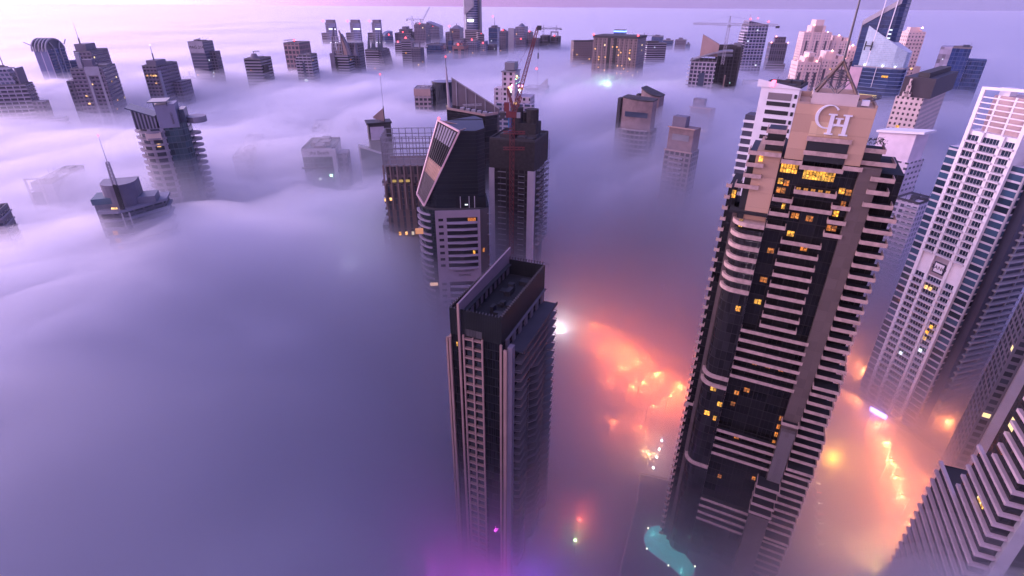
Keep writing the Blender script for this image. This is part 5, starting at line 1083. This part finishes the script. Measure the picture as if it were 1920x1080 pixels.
for i in range(9): x = -W - 5 + (i % 3) * 1.8; b.box('lamp', COOL, x, x + .8, .3, .48, z - 10 - i * 6, z - 9.2 - i * 6)
b = tower('apartment_tower', 'cream tower with stepped parapet under a big dark roof box', 1732, 185, 1680, 1776, 300, 10, facade('f_aw', (.62, .48, .44), (.045, .035, .04), 2.8, 3.3, .28, .72, .25, .72, gr=.3, gvar=.4), lit=(5, YEL), rooft=False, slab=None); W, z = b.W, b.z
b.box('roof_box', mat('m_roof_dark', (.045, .035, .045), .6), -W * .92, 3, 1.5, b.y1, z, z + 12); b.box('roof_plant', M_DCONC, -W * .5, -W * .1, 4, b.y1 - 2, z + 12, z + 15)
k = MB()
for a, c, hh in ((.5, .8, 3), (.56, .72, 7), (.6, .68, 11)): k.box(-W * c, -W * a, -.3, 1.4, z, z + hh)
b.put('stepped_parapet', k, facade('f_aw', (.62, .48, .44), (.045, .035, .04)))
# AV barred white tower left of the hotel
b = B('apartment_tower', 'white tower with wide dark window bars, left behind the monogram tower', 1500, 168, d=250, yaw=8, cat='tower'); z = b.z; xl = b.width(1428); W = -xl; print('AV', z, W)
b.box('walls', M_WHITE, xl, 0, 0, 18, 0, z); k = MB(); k.prism([(xl - 1.6, -.4), (.5, -.4), (.5, 0), (xl - 1.6, 0)], z, lambda x, y: z + .4 + 2.2 * (x / xl)); b.put('parapet', k, M_WHITE); zz = z - 3.5; i = 0
while zz > 20:
    b.box('window_bar', M_BLACK if i else mat('m_barglass', (.2, .16, .17), .4), xl + W * .22, -W * .16, -.15, -.02, zz - (1 if not i else 0), zz + 1.6); b.box('side_window', M_BLACK, -W * .1, -W * .03, -.15, -.02, zz, zz + 1.5)
    if i > 2: b.box('side_balcony', mat('m_av_dark', (.05, .05, .08)), xl - 4.2, xl - .02, 1, 9, zz, zz + 2.0); b.box('balcony_slab', M_WHITE, xl - 4.6, xl - .02, .6, 9.4, zz - 1.1, zz - .05)
    zz -= 3.3; i += 1
roofkit(b, xl, 0, 0, 18, z, M_DCONC, n=6); k = MB(); k.box(xl + W * .25, xl + W * .33, -1, 2, z + .5, z + 2.6); b.put('warning_light', k, glow('m_pink_big', (1, .12, .25), 5))
b.box('rear_block', facade('f_av2', (.45, .33, .42), (.04, .03, .06), 4, 3.3, .1, .95, .3, .85), .1, 9, 4, 18, 0, z - 4)
# AX white slanted tower behind the hotel wing
b = B('apartment_tower', 'white tower with a slanted roof wall, right behind the monogram tower', 1722, 250, d=370, yaw=22, cat='tower'); z = b.z; xl = b.width(1650); W = -xl; print('AX', z, W)
b.box('walls', facade('f_ax', (.66, .56, .62), (.06, .06, .08), 4.4, 3.2, .2, .8, .2, .6, gr=.3, gvar=.4), xl, 0, 0, 18, 0, z - 16); b.put('roof_wall', MB().prism([(xl, 1), (-1, 1), (-1, 16), (xl, 16)], z - 16, lambda x, y: z - 3 + (x - xl) * .12), mat('m_pinkwhite', (.72, .60, .66), .6)); k = MB(); k.prism([(xl - 1, -.5), (3, -.5), (3, 13), (xl - 1, 13)], lambda x, y: z - 2.9 + (x - xl) * .12, lambda x, y: z - 1.7 + (x - xl) * .12); b.put('roof_slab', k, M_WHITE)
b.box('lower_wing', facade('f_ax2', (.66, .56, .62), (.05, .06, .08), 3.2, 3.2, .25, .85, .15, .75, gr=.3, gvar=.4), .1, 13, -2, 16, 0, z - 36); b.box('front_wing', facade('f_ax', (.66, .56, .62), (.06, .06, .08)), xl + 2, -6, -6, -.02, 0, z - 22)
zz = z - 39
while zz > 40: b.box('balcony', M_LGREY, 6.5, 13.8, -3.4, -2.02, zz, zz + .8); b.box('balcony', M_LGREY, xl + 5, -8, -7.2, -6.02, zz + 10, zz + 10.7); zz -= 3.2
roofkit(b, .2, 12.8, -1.8, 15.8, z - 36, M_DCONC, n=4)
# ------------------------------------------------------------ the far cluster behind the middle, out of the fog about a kilometre away
AL = B('office_tower', 'tallest far tower, bright white left edge, cut by the top edge', 893, -6, vF=97, yaw=14, cat='tower'); b = AL; z = b.z; xl = b.width(871, 150); W = -xl; print('ALMAS', z, W, b.d)
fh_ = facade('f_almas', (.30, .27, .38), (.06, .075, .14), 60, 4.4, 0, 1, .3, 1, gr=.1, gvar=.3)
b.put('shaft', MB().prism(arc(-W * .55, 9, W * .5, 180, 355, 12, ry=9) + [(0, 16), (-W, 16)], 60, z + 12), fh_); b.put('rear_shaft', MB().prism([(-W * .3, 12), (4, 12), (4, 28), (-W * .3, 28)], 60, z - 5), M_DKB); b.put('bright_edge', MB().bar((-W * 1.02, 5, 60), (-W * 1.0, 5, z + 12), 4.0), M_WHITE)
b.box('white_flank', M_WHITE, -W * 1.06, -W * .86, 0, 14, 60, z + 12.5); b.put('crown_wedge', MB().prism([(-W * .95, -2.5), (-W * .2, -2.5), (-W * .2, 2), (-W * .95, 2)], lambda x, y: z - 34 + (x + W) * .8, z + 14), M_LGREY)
for fx, q, w_ in ((-.7, 44, 22), (-.5, 78, 8)): b.box('light_strip', WHT, W * fx, W * fx + w_ * W / 50, -2.2, -1.0, z - q, z - q + 3)
beacon(b, 0, 12, z - 4, 2); beacon(b, 2, 12, z - 100, 1.6); b.box('low_wing', F_BAND, -W * .9, 8, -6, -1.5, 60, 150)
def far(label, u0, u1, vt, vf, m, kind='flat', lit_=3, yaw=12, uN=None):
    uN = uN or (u0 + (u1 - u0) * .72 if yaw >= 0 else u0 + (u1 - u0) * .28)
    b = tower('far_tower', label, uN, vt, u0, u1, vf, yaw, m, group='distant towers standing out of the fog', roofn=3, lit=(lit_, DOTS[int(u0) % 3])); b.root.name = 'office_tower'; W, D, z, x0, x1 = b.W, b.y1, b.z, b.x0, b.x1; c = (x0 + x1) / 2
    if kind == 'step': b.box('upper_tier', m, x0 + W * .2, x1 - W * .2, D * .2, D * .8, z, z + W * .22); b.box('top_tier', M_VIO, x0 + W * .35, x1 - W * .35, D * .3, D * .7, z + W * .22, z + W * .36)
    if kind == 'pyr': b.put('pyramid_roof', MB().prism(rect(W * .9, D * .9, c, D / 2), z, z + W * .3, top=rect(W * .3, D * .3, c, D / 2)), M_VIO); b.put('finial', MB().bar((c, D / 2, z + W * .3), (c, D / 2, z + W * .5), 1.2), M_DCONC)
    if kind == 'sail': k = MB(); P = [(x0 + W * t / 8, z + W * .55 * math.sqrt(max(0, 1 - (1 - t / 8) ** 2))) for t in range(9)]; A = [(x, 1, q) for x, q in P] + [(x1, 1, z), (x0, 1, z)]; C_ = [(x, D - 1, q) for x, _, q in A]; k.face(A[::-1]); k.face(C_); [k.face([A[i], A[(i + 1) % len(A)], C_[(i + 1) % len(A)], C_[i]]) for i in range(len(A))]; b.put('curved_top', k, F_BLG)
    if kind == 'dome': b.put('dome', MB().prism(ellipse(W * .42, D * .42, 16, c, D / 2), z, z + W * .25, top=ellipse(W * .25, D * .25, 16, c, D / 2)), m); b.put('dome_cap', MB().prism(ellipse(W * .25, D * .25, 16, c, D / 2), z + W * .25, z + W * .4, top=ellipse(W * .05, D * .05, 16, c, D / 2)), M_VIO)
    if kind == 'slope': b.put('slanted_top', MB().prism(rect(W, D, c, D / 2), z, lambda x, y: z + 2 + (x1 - x) * .35), m)
    if kind == 'mast': b.put('mast', MB().bar((c, D / 2, z), (c, D / 2, z + 22), 1.1, .5), M_STEEL); b.box('plant_room', M_VIO, c - W * .2, c + W * .2, 2, D - 2, z, z + 5)
    if kind == 'frame':
        k = MB()
        for q in (x0, x1 - 2): k.box(q, q + 2, 0, 2, z, z + 9)
        k.box(x0, x1, 0, 2, z + 9, z + 11); b.put('roof_frame', k, M_VIO)
    if kind == 'fins': k = MB(); [k.box(x0 + W * i / 6, x0 + W * i / 6 + 1.5, -.9, -.02, 60, z + 3) for i in range(7)]; b.put('facade_fins', k, M_LGREY)
    beacon(b, c, 1, z + (22 if kind == 'mast' else 2), 1.4) if int(u0) % 4 == 0 else None
    [b.box('floor_band', M_VIO, x0 - .3, x1 + .3, -.5, -.02, z - q - .8, z - q) for q in range(8, 60, 12)]; return b
FAR = [
 ('blue curved sail tower right of the three silver twins', 716, 737, 68, 93, F_BLG, 'sail', 1, -10),
 ('dark tower with red lamp, rear left of the far cluster', 740, 782, 63, 92, F_SHAD, 'step', 4, 12),
 ('dull violet block behind the far hazy cranes', 776, 806, 47, 92, F_VIO, 'flat', 0, 10),
 ('pale tower with broad floors and a lit strip, front left of the far cluster', 752, 776, 75, 126, F_BAND, 'step', 3, 10),
 ('squat dark tower directly right of the pale broad floored one', 771, 795, 92, 131, F_SHAD, 'frame', 2, 14),
 ('low curved tower with arch at the left end of the far cluster', 740, 757, 82, 112, F_BAND, 'dome', 1, 10),
 ('round tower with slanted pierced crown, left of the tallest far tower', 800, 832, 52, 86, F_SIL, 'slope', 2, 8),
 ('dark glass tower with a bright band below the round crowned one', 799, 836, 85, 122, F_BLG, 'flat', 3, 14),
 ('brown domed tower just left of the tallest far tower', 843, 869, 55, 90, facade('f_domed', (.18, .12, .15), (.04, .035, .05), 3, 4, .2, .8, .2, .8), 'pyr', 2, 8),
 ('thin grey tower squeezed left of the brown domed one', 835, 848, 62, 108, F_SHAD, 'flat', 1, 8),
 ('small slim tower in front of the brown domed one', 840, 850, 76, 112, F_BLG, 'mast', 1, 8),
 ('copper framed tower with a spike, bottom of the far cluster', 848, 878, 87, 117, facade('f_copper', (.36, .17, .14), (.05, .06, .10), 12, 22, .25, .8, .15, .85), 'step', 0, 12),
 ('grey gridded tower at the foot of the tallest one', 876, 900, 78, 112, F_SIL, 'flat', 3, 10),
 ('white edged tower with a round dark emblem hole', 892, 908, 66, 100, F_BAND, 'slope', 1, -8),
 ('pale curved tower with lit windows right of the emblem tower', 900, 915, 84, 113, F_SIL, 'sail', 4, 10),
 ('dark tower with rooftop pylon right of the tallest one', 916, 938, 53, 92, F_BLG, 'mast', 2, 12),
 ('mid grey tower in front of the pylon tower', 910, 932, 86, 111, F_SHAD, 'flat', 4, 12),
 ('dark stubby tower with red lamp near the middle of the cluster', 936, 953, 60, 109, F_SHAD, 'step', 2, 12),
 ('pale ribbed tall tower in the right part of the cluster', 953, 966, 56, 104, facade('f_rib', (.36, .31, .42), (.10, .09, .14), 4, 200, .2, .7, 0, 1), 'fins', 0, 8),
 ('wide pale tower with round crown and red tip', 966, 990, 52, 98, F_SIL, 'dome', 2, 10),
 ('low violet gridded tower between the pale towers and the raised boom', 968, 992, 76, 100, F_VIO, 'flat', 4, 8),
 ('small tower with round ring top in the right part', 988, 1000, 62, 98, F_VIO, 'step', 1, 8),
 ('grey block left of the twin cranes', 995, 1016, 74, 99, F_SHAD, 'flat', 2, 10),
 ('dark unfinished block under the left twin crane', 1013, 1032, 68, 98, F_CON, 'flat', 0, 10),
 ('dark unfinished block under the right twin crane', 1032, 1052, 70, 97, F_CON, 'frame', 0, 10),
 ('hazy narrow block behind the pale ribbed tower', 944, 956, 66, 96, F_BLG, 'flat', 1, 8),
 ('hazy small tower between the brown domed and tallest ones', 862, 873, 74, 100, F_VIO, 'flat', 2, 8),
 ('grey small tower at the right foot of the round crowned one', 828, 842, 90, 112, F_SHAD, 'step', 1, 8)]
for a in FAR: far(*a)
dd = AL.d
crane(773, 37, dd, 30, 22, 'hazy flat crane, left of the raised one, over the violet block', az=0, m=M_VIO, back=.5, mw=3)
crane(789, 43, dd, 20, 34, 'hazy crane with raised jib over the violet block', az=5, luff=55, m=M_VIO, mw=3)
crane(1019, 54, dd, 26, 12, 'left of the twin cranes at the right end of the cluster', az=170, m=M_VIO, back=3, mw=3)
crane(1043, 54, dd, 26, 34, 'right of the twin cranes at the right end of the cluster', az=176, m=M_VIO, mw=3)
crane(798, 88, dd * .75, 40, 10, 'white crane mast beside the squat dark tower', az=170, m=M_WHITE, mw=2.5)
# ------------------------------------------------------------ streets, lamps, pool and traffic under the fog
M_ASPH = mat('m_asphalt', (.075, .07, .068), .85, scale=.3); M_PAVE = mat('m_paving', (.17, .155, .15), .85, scale=.5); M_LINE = mat('m_road_line', (.7, .68, .62), .6, noise=0)
def gpts(px, z=0.0): return [at(u, v, z) for u, v in px]
def smooth(P, n=6):
    out = []
    for i in range(len(P) - 1):
        p0, p1, p2, p3 = P[max(0, i - 1)], P[i], P[i + 1], P[min(len(P) - 1, i + 2)]
        for k in range(n):
            t = k / n; out.append(.5 * ((2 * p1) + (p2 - p0) * t + (2 * p0 - 5 * p1 + 4 * p2 - p3) * t * t + (3 * p1 - p0 - 3 * p2 + p3) * t ** 3))
    return out + [P[-1]]
def ribbon(P, w, z0, z1, off=0.0):
    k = MB(); L = []; Rr = []
    for i, p in enumerate(P):
        d = (P[min(i + 1, len(P) - 1)] - P[max(i - 1, 0)]); d.z = 0; d.normalize(); n = Vector((-d.y, d.x, 0)); L.append(p + n * (off + w / 2)); Rr.append(p + n * (off - w / 2))
    for i in range(len(P) - 1):
        a, b_, c, d = L[i], Rr[i], Rr[i + 1], L[i + 1]
        T = [(q.x, q.y, q.z + z1) for q in (a, b_, c, d)]; Bt = [(q.x, q.y, q.z + z0) for q in (a, b_, c, d)]
        k.face(T); k.face(Bt[::-1]); k.face([Bt[0], T[0], T[3], Bt[3]][::-1]); k.face([Bt[1], Bt[2], T[2], T[1]][::-1])
        if i == 0: k.face([Bt[0], Bt[1], T[1], T[0]])
        if i == len(P) - 2: k.face([Bt[2], Bt[3], T[3], T[2]])
    return k
NR = [0]
def road(px, w, z=0.0, elevated=False):
    NR[0] += 1; h_ = .02 * NR[0]; P = smooth(gpts(px, z))
    tag(ribbon(P, w, -.9 if elevated else 0, h_).build('road', M_ASPH), 'asphalt road glowing orange under the fog', kind='structure')
    for s_ in (-1, 1):
        tag(ribbon(P, 2.4 if not elevated else .5, h_ - .3, h_ + (.14 if not elevated else 1.1), s_ * (w / 2 + (1.2 if not elevated else .2))).build('pavement', M_PAVE), kind='structure')
    k = MB()
    for o in (-w / 6, w / 6):
        for i in range(0, len(P) - 1, 2):
            q = ribbon(P[i:i + 2], .22, h_ + .004, h_ + .012, o); k.v += [v for v in q.v] if False else []; base_ = len(k.v); k.v += q.v; k.f += [tuple(base_ + t for t in f) for f in q.f]; k.uv += q.uv; k.mi += q.mi
    tag(k.build('road_markings', M_LINE), kind='structure')
    return P, h_
SOD = (1, .165, .035); SODW = (1, .26, .08)
NL = [0]
def lamp(p, aim, col, W, label, h_=11, group='sodium street lamps along the roads', head=None, name='street_lamp', rad=.35):
    rz = math.atan2(aim.y, aim.x); r_ = empty(name, (p.x, p.y, p.z), rz, label, 'street lamp', group); NL[0] += 1
    MB().bar((0, 0, 0), (0, 0, h_), .32, .16, n=6).build('pole', M_STEEL, r_); MB().bar((0, 0, h_), (2.4, 0, h_ + .6), .16).build('arm', M_STEEL, r_)
    k = MB(); k.prism(rect(1.6, .7, 2.9, 0), h_ + .5, h_ + .85); k.build('lamp_housing', M_STEEL, r_); MB().prism(rect(1.3, .55, 2.9, 0), h_ + .36, h_ + .49).build('lamp_glass', head or glow('m_sodium', (1, .42, .10), 30), r_)
    if W:
        l = bpy.data.lights.new('lamp_light', 'POINT'); l.energy = W; l.color = col; l.shadow_soft_size = rad; o = link(bpy.data.objects.new('lamp_light', l)); o.parent = r_; o.location = (2.9, 0, h_ - .2)
    return r_
def along(P, every, side, col, W, label, **k_):
    acc = 0; i = 1; last = None
    for i in range(1, len(P)):
        acc += (P[i] - P[i - 1]).length
        if acc >= every or i == 1:
            acc = 0; d = (P[i] - P[i - 1]).normalized(); n = Vector((-d.y, d.x, 0)); p = P[i] + n * side; lamp(p, -n * (1 if side > 0 else -1), col, W, label, **k_)
LBL = 'added sodium lamp spreading red glow through the fog, away from the wide roads'
P, _ = road([(1010, 500), (1040, 545), (1062, 592), (1100, 640), (1150, 688), (1205, 732), (1262, 762), (1330, 800)], 15); along(P, 13, 9, SOD, 26000, 'sodium street lamp on the outer kerb of the curving highway left of the hotel'); along(P, 15, -9, SOD, 22000, 'sodium street lamp on the inner kerb of the curving highway left of the hotel')
P, _ = road([(1150, 620), (1165, 700), (1172, 777), (1185, 860), (1178, 960), (1150, 1080), (1130, 1200)], 11); along(P, 30, 7, SOD, 9000, 'sodium street lamp on the straight road left of the podium')
P, _ = road([(1480, 660), (1585, 800), (1620, 900), (1640, 1000), (1650, 1090), (1655, 1250)], 22); along(P, 11, 12, SODW, 19000, 'sodium street lamp on the bright road right of the hotel'); 
P, _ = road([(1540, 690), (1620, 735), (1720, 800), (1830, 880), (1950, 960)], 13, z=14, elevated=True); along(P, 13, 6, SODW, 14000, 'sodium lamp standing on the raised road at lower right')
P, _ = road([(1800, 470), (1835, 515), (1880, 550), (1960, 580)], 12); along(P, 30, 7, SODW, 30000, "sodium street lamp behind the white tower's right side")
P, _ = road([(1230, 560), (1300, 590), (1400, 620), (1560, 640), (1700, 700), (1860, 720), (2000, 730)], 12); along(P, 40, 7, SOD, 30000, 'sodium street lamp on the hidden road behind the hotel')
P, _ = road([(1090, 560), (1112, 590), (1120, 625), (1185, 690), (1230, 700)], 9); along(P, 30, 6, SOD, 7000, 'sodium street lamp on the short side road by the highway')
EXTRA = [(1075, 520), (1110, 560), (1180, 600), (1240, 640), (1300, 680), (1130, 740), (1210, 790), (1255, 560), (1275, 610), (1140, 820), (1110, 690)]  # lamps added between the roads to spread the orange glow in the fog
EXTRA += [(1600, 750), (1680, 770), (1725, 850), (1650, 900), (1690, 1000), (1740, 1050), (1710, 930), (1775, 1010), (1620, 830)]
for u, v in EXTRA: lamp(at(u, v, 0), Vector((1, 0, 0)), (1, .18, .05), 6500, LBL if u < 1400 else 'added sodium lamp right of the hotel, feeding the thick orange haze')
def spot(u, v, z, col, W, label, cat, nm='flood_light', r=.5, hh=None, gl=20, grp=None):
    p = at(u, v, z); r_ = empty(nm, (p.x, p.y, 0), 0, label, cat, grp); MB().bar((0, 0, 12 if nm == 'globe_lamp' else 0), (0, 0, z - .4), .3, .15, n=6).build('pole', M_STEEL, r_)
    k = MB(); k.prism(ellipse(r * .5, r * .5, 10), z - .4, z, top=ellipse(r, r, 10)); k.prism(ellipse(r, r, 10), z, z + .4, top=ellipse(r * .4, r * .4, 10)); k.build('lamp_globe', glow('m_gl_%d_%d' % (u, v), col, gl), r_)
    if W: l = bpy.data.lights.new('lamp_light', 'POINT'); l.energy = W; l.color = col; l.shadow_soft_size = r; o = link(bpy.data.objects.new('lamp_light', l)); o.parent = r_; o.location = (0, 0, z + .8)
    return r_
spot(1051, 621, 22, (1, .95, 1), 26000, 'single dazzling white flood light right of the dark foreground tower', 'flood light', r=1.5, gl=60)
for i, (u, v) in enumerate(((1241, 826), (1236, 842), (1231, 857), (1225, 877))): spot(u, v, 14, (1, .92, 1), 250, '%s white globe lamp of the four on the hotel podium edge, counted from the top' % ('first', 'second', 'third', 'fourth')[i], 'globe lamp', 'globe_lamp', r=.5, gl=16, grp='row of four white podium lamps')
for u, v, c, w_, lb in ((1217, 852, (1, .5, .15), 5000, 'warm lamp just left of the row of white podium lamps'), (1079, 1013, (.6, 1, .35), 700, 'small green yellow lamp alone in the dark fog at the bottom'), (1087, 975, (1, .12, .08), 5000, 'small red lamp above the green one at the bottom'),
                    (800, 1085, (.75, .06, .8), 12000, 'leftmost magenta flood light hidden in fog at the foot of the dark tower'), (930, 1130, (.75, .06, .8), 12000, 'rightmost magenta flood light hidden in fog at the foot of the dark tower'), (865, 1125, (.75, .06, .8), 12000, 'middle magenta flood light hidden in fog at the foot of the dark tower'), (1010, 1120, (.28, .10, 1), 12000, 'violet flood light hidden in fog right of the dark tower foot'), (1560, 862, (1, .42, .04), 16000, 'amber flood light beside the right foot of the hotel tower'),
                    (1640, 1068, (1, .55, .2), 30000, 'hot orange flood light at the bottom edge, right of the hotel'), (1782, 1082, (1, .5, .15), 14000, 'small orange lamp at the bottom edge, before the chevron tower'), (1290, 545, (1, .14, .10), 40000, 'red street light in the fog left of the hotel tower'), (1888, 752, (1, .72, .4), 9000, 'warm double lamp in fog above the chevron tower'),
                    (1060, 345, (.55, .95, .8), 0, '')):
    if lb: spot(u, v, 9, c, w_, lb, 'flood light')
for i, (u, v) in enumerate(((1812, 602), (1831, 607), (1847, 614), (1864, 624), (1881, 630))): spot(u, v, 10, (1, .62, .35), 1800, '%s small warm lamp of the curved row right of the white tower' % ('leftmost', 'second', 'middle', 'fourth', 'rightmost')[i], 'street lamp', 'street_lamp', r=.6, gl=25, grp='curved row of warm lamps')
for u, v in ((1104, 525), (1150, 540), (1165, 553), (1189, 533), (1228, 535), (1115, 541), (1131, 557), (1180, 571), (1287, 535), (1296, 556), (1083, 554), (1095, 554), (1056, 519), (1064, 518), (1048, 541)): spot(u, v, 7, (1, .75, .8) if u > 1100 else (1, .4, .15), 1500, 'tiny quay lamp blurred by fog beyond the dark foreground tower', 'quay lamp', 'quay_lamp', r=.7, gl=14, grp='tiny quay lamps')
spot(655, 500, 62, (.8, .86, 1), 160000, 'added cold white light brightening the fog left of the brown striped tower', 'flood light')  # unseen light on a tall pole, added to whiten this fog patch
spot(962, 520, 50, (.75, .95, .9), 60000, 'added pale light brightening the fog between the white pylons', 'flood light')  # added likewise, for the pale glow between the pylons
# LED board
p0, p1 = at(1638, 766, 20), at(1658, 777, 20); c_ = (p0 + p1) / 2; r_ = empty('led_board', (c_.x, c_.y, 0), math.atan2(p1.y - p0.y, p1.x - p0.x), 'glowing violet blue LED board beside the raised road', 'led board')
MB().box(-4.2, 4.2, 0, .5, 17.5, 20.5).build('board_case', M_BLACK, r_); MB().box(-4, 4, -.1, -.02, 17.7, 20.3).build('screen', glow('m_led', (.35, .3, 1), 9), r_)
for x in (-3, 3): MB().box(x - .2, x + .2, .1, .5, 0, 17.48).build('post', M_STEEL, r_)
l = bpy.data.lights.new('board_light', 'POINT'); l.energy = 900; l.color = (.5, .3, 1); l.shadow_soft_size = 1; o = link(bpy.data.objects.new('board_light', l)); o.parent = r_; o.location = (0, -2, 19)
# podium with the swimming pool
zp = 12.0
PODP = [at(u, v, zp) for u, v in ((1200, 890), (1270, 905), (1330, 1010), (1400, 1090), (1400, 1180), (1150, 1180), (1165, 1060), (1195, 940))]
pod = empty('podium', (PODP[0].x, PODP[0].y, 0), 0, 'dark podium deck holding the lit swimming pool beside the hotel', 'podium')
q = PODP[0]; pl = [(p.x - q.x, p.y - q.y) for p in PODP][::-1]
ar = sum(pl[i][0] * pl[(i + 1) % len(pl)][1] - pl[(i + 1) % len(pl)][0] * pl[i][1] for i in range(len(pl))); pl = pl if ar > 0 else pl[::-1]
MB().prism(pl, 0, zp).build('deck', mat('m_deck', (.05, .045, .05), .8, scale=.6), pod)
k = MB()
for i in range(len(pl)):
    a, c = Vector((*pl[i], zp + .7)), Vector((*pl[(i + 1) % len(pl)], zp + .7)); k.bar(a, c, .6)
k.build('parapet', mat('m_par_warm', (.35, .26, .22), .7), pod)
PO = [(1219, 990), (1236, 986), (1256, 997), (1264, 1010), (1262, 1020), (1275, 1032), (1290, 1048), (1302, 1066), (1296, 1080), (1278, 1080), (1258, 1063), (1238, 1048), (1215, 1030), (1208, 1008)]
W_ = [at(u, v, zp + .2) for u, v in PO]; W_ = smooth(W_ + [W_[0]], 4)[:-1]; c_ = sum(W_, Vector()) / len(W_)
wp = [(p.x - c_.x, p.y - c_.y) for p in W_]; ar = sum(wp[i][0] * wp[(i + 1) % len(wp)][1] - wp[(i + 1) % len(wp)][0] * wp[i][1] for i in range(len(wp))); wp = wp if ar > 0 else wp[::-1]
pool = empty('swimming_pool', (c_.x, c_.y, zp), 0, 'kidney shaped turquoise pool with lamps along its rim, bottom of the picture', 'swimming pool')
MB().prism(wp, .02, .3).build('water', mat('m_pool', (.02, .25, .27), .08, noise=.35, scale=.35, emit=(.12, .60, .55), es=.5), pool)  # the water emits light itself so that the pool looks lit
k = MB(); gp = grow(wp, .5)
for i in range(len(wp)): j = (i + 1) % len(wp); k.face([(*wp[i], .34), (*gp[i], .34), (*gp[j], .34), (*wp[j], .34)][::-1]); k.face([(*wp[i], .34), (*wp[i], 0), (*wp[j], 0), (*wp[j], .34)])
k.build('rim', M_LGREY, pool)
for i in range(0, len(wp), 7):
    x, y = gp[i]; k = MB(); k.prism(ellipse(.22, .22, 8, x, y), .35, .8); k.build('rim_lamp', glow('m_poolamp', (.95, 1, .75), 5), pool)
for i in (0, 20, 34): l = bpy.data.lights.new('pool_light', 'POINT'); l.energy = 90; l.color = (.5, 1, .9); l.shadow_soft_size = .3; o = link(bpy.data.objects.new('pool_light', l)); o.parent = pool; o.location = (*[t * .8 for t in wp[i]], 1.2)
# queue of cars down the slip road right of the hotel
def car(loc, rz, col, lab):
    r_ = empty('parked_car', loc, rz, lab, 'car', 'cars queued on the lit road')
    k = MB(); k.prism(rect(4.4, 1.8), .35, .85, top=rect(4.3, 1.7)); k.build('body', mat('m_car_' + col[0], col[1], .3, .3, noise=0), r_); MB().prism(rect(2.4, 1.6, -.2), .86, 1.4, top=rect(1.6, 1.35, -.2)).build('cabin', mat('m_car_glass', (.02, .02, .025), .1, noise=0), r_)
    for x in (-1.4, 1.4):
        for y in (-.9, .9): k = MB(); k.bar((x, y - .1, .34), (x, y + .1, .34), .46, n=10); k.build('wheel', M_BLACK, r_)
    for y in (-.6, .6): MB().box(2.2, 2.26, y - .2, y + .2, .55, .75).build('headlight', glow('m_headl', (1, .9, .7), 30), r_); MB().box(-2.26, -2.2, y - .2, y + .2, .6, .75).build('tail_light', glow('m_taill', (1, .08, .04), 20), r_)
cc = (('white', (.7, .7, .7)), ('silver', (.4, .4, .42)), ('dark', (.05, .05, .06)))
for i, (u, v) in enumerate(((1530, 902), (1531, 918), (1533, 938), (1534, 958), (1535, 975), (1536, 995), (1536, 1014), (1537, 1034), (1584, 1052), (1590, 1030), (1572, 1068), (1690, 985), (1700, 1010))):
    p = at(u, v, 0.1); o_ = ('head', 'tail')[i % 2]; c3 = cc[i % 3]
    car(p, R(86 if i % 2 else -92), c3, 'small %s car, %s' % (c3[0], ('first from the top of the queue right of the hotel', 'second in the queue right of the hotel', 'third in the queue right of the hotel', 'fourth in the queue right of the hotel', 'fifth in the queue right of the hotel', 'sixth in the queue right of the hotel', 'seventh in the queue right of the hotel', 'last in the queue right of the hotel', 'upper middle lane of the glowing road', 'highest of three strays on the glowing road', 'lowest of three strays at the bottom edge', 'alone in the right lane, farther up', 'alone in the right lane, farther down')[i]))
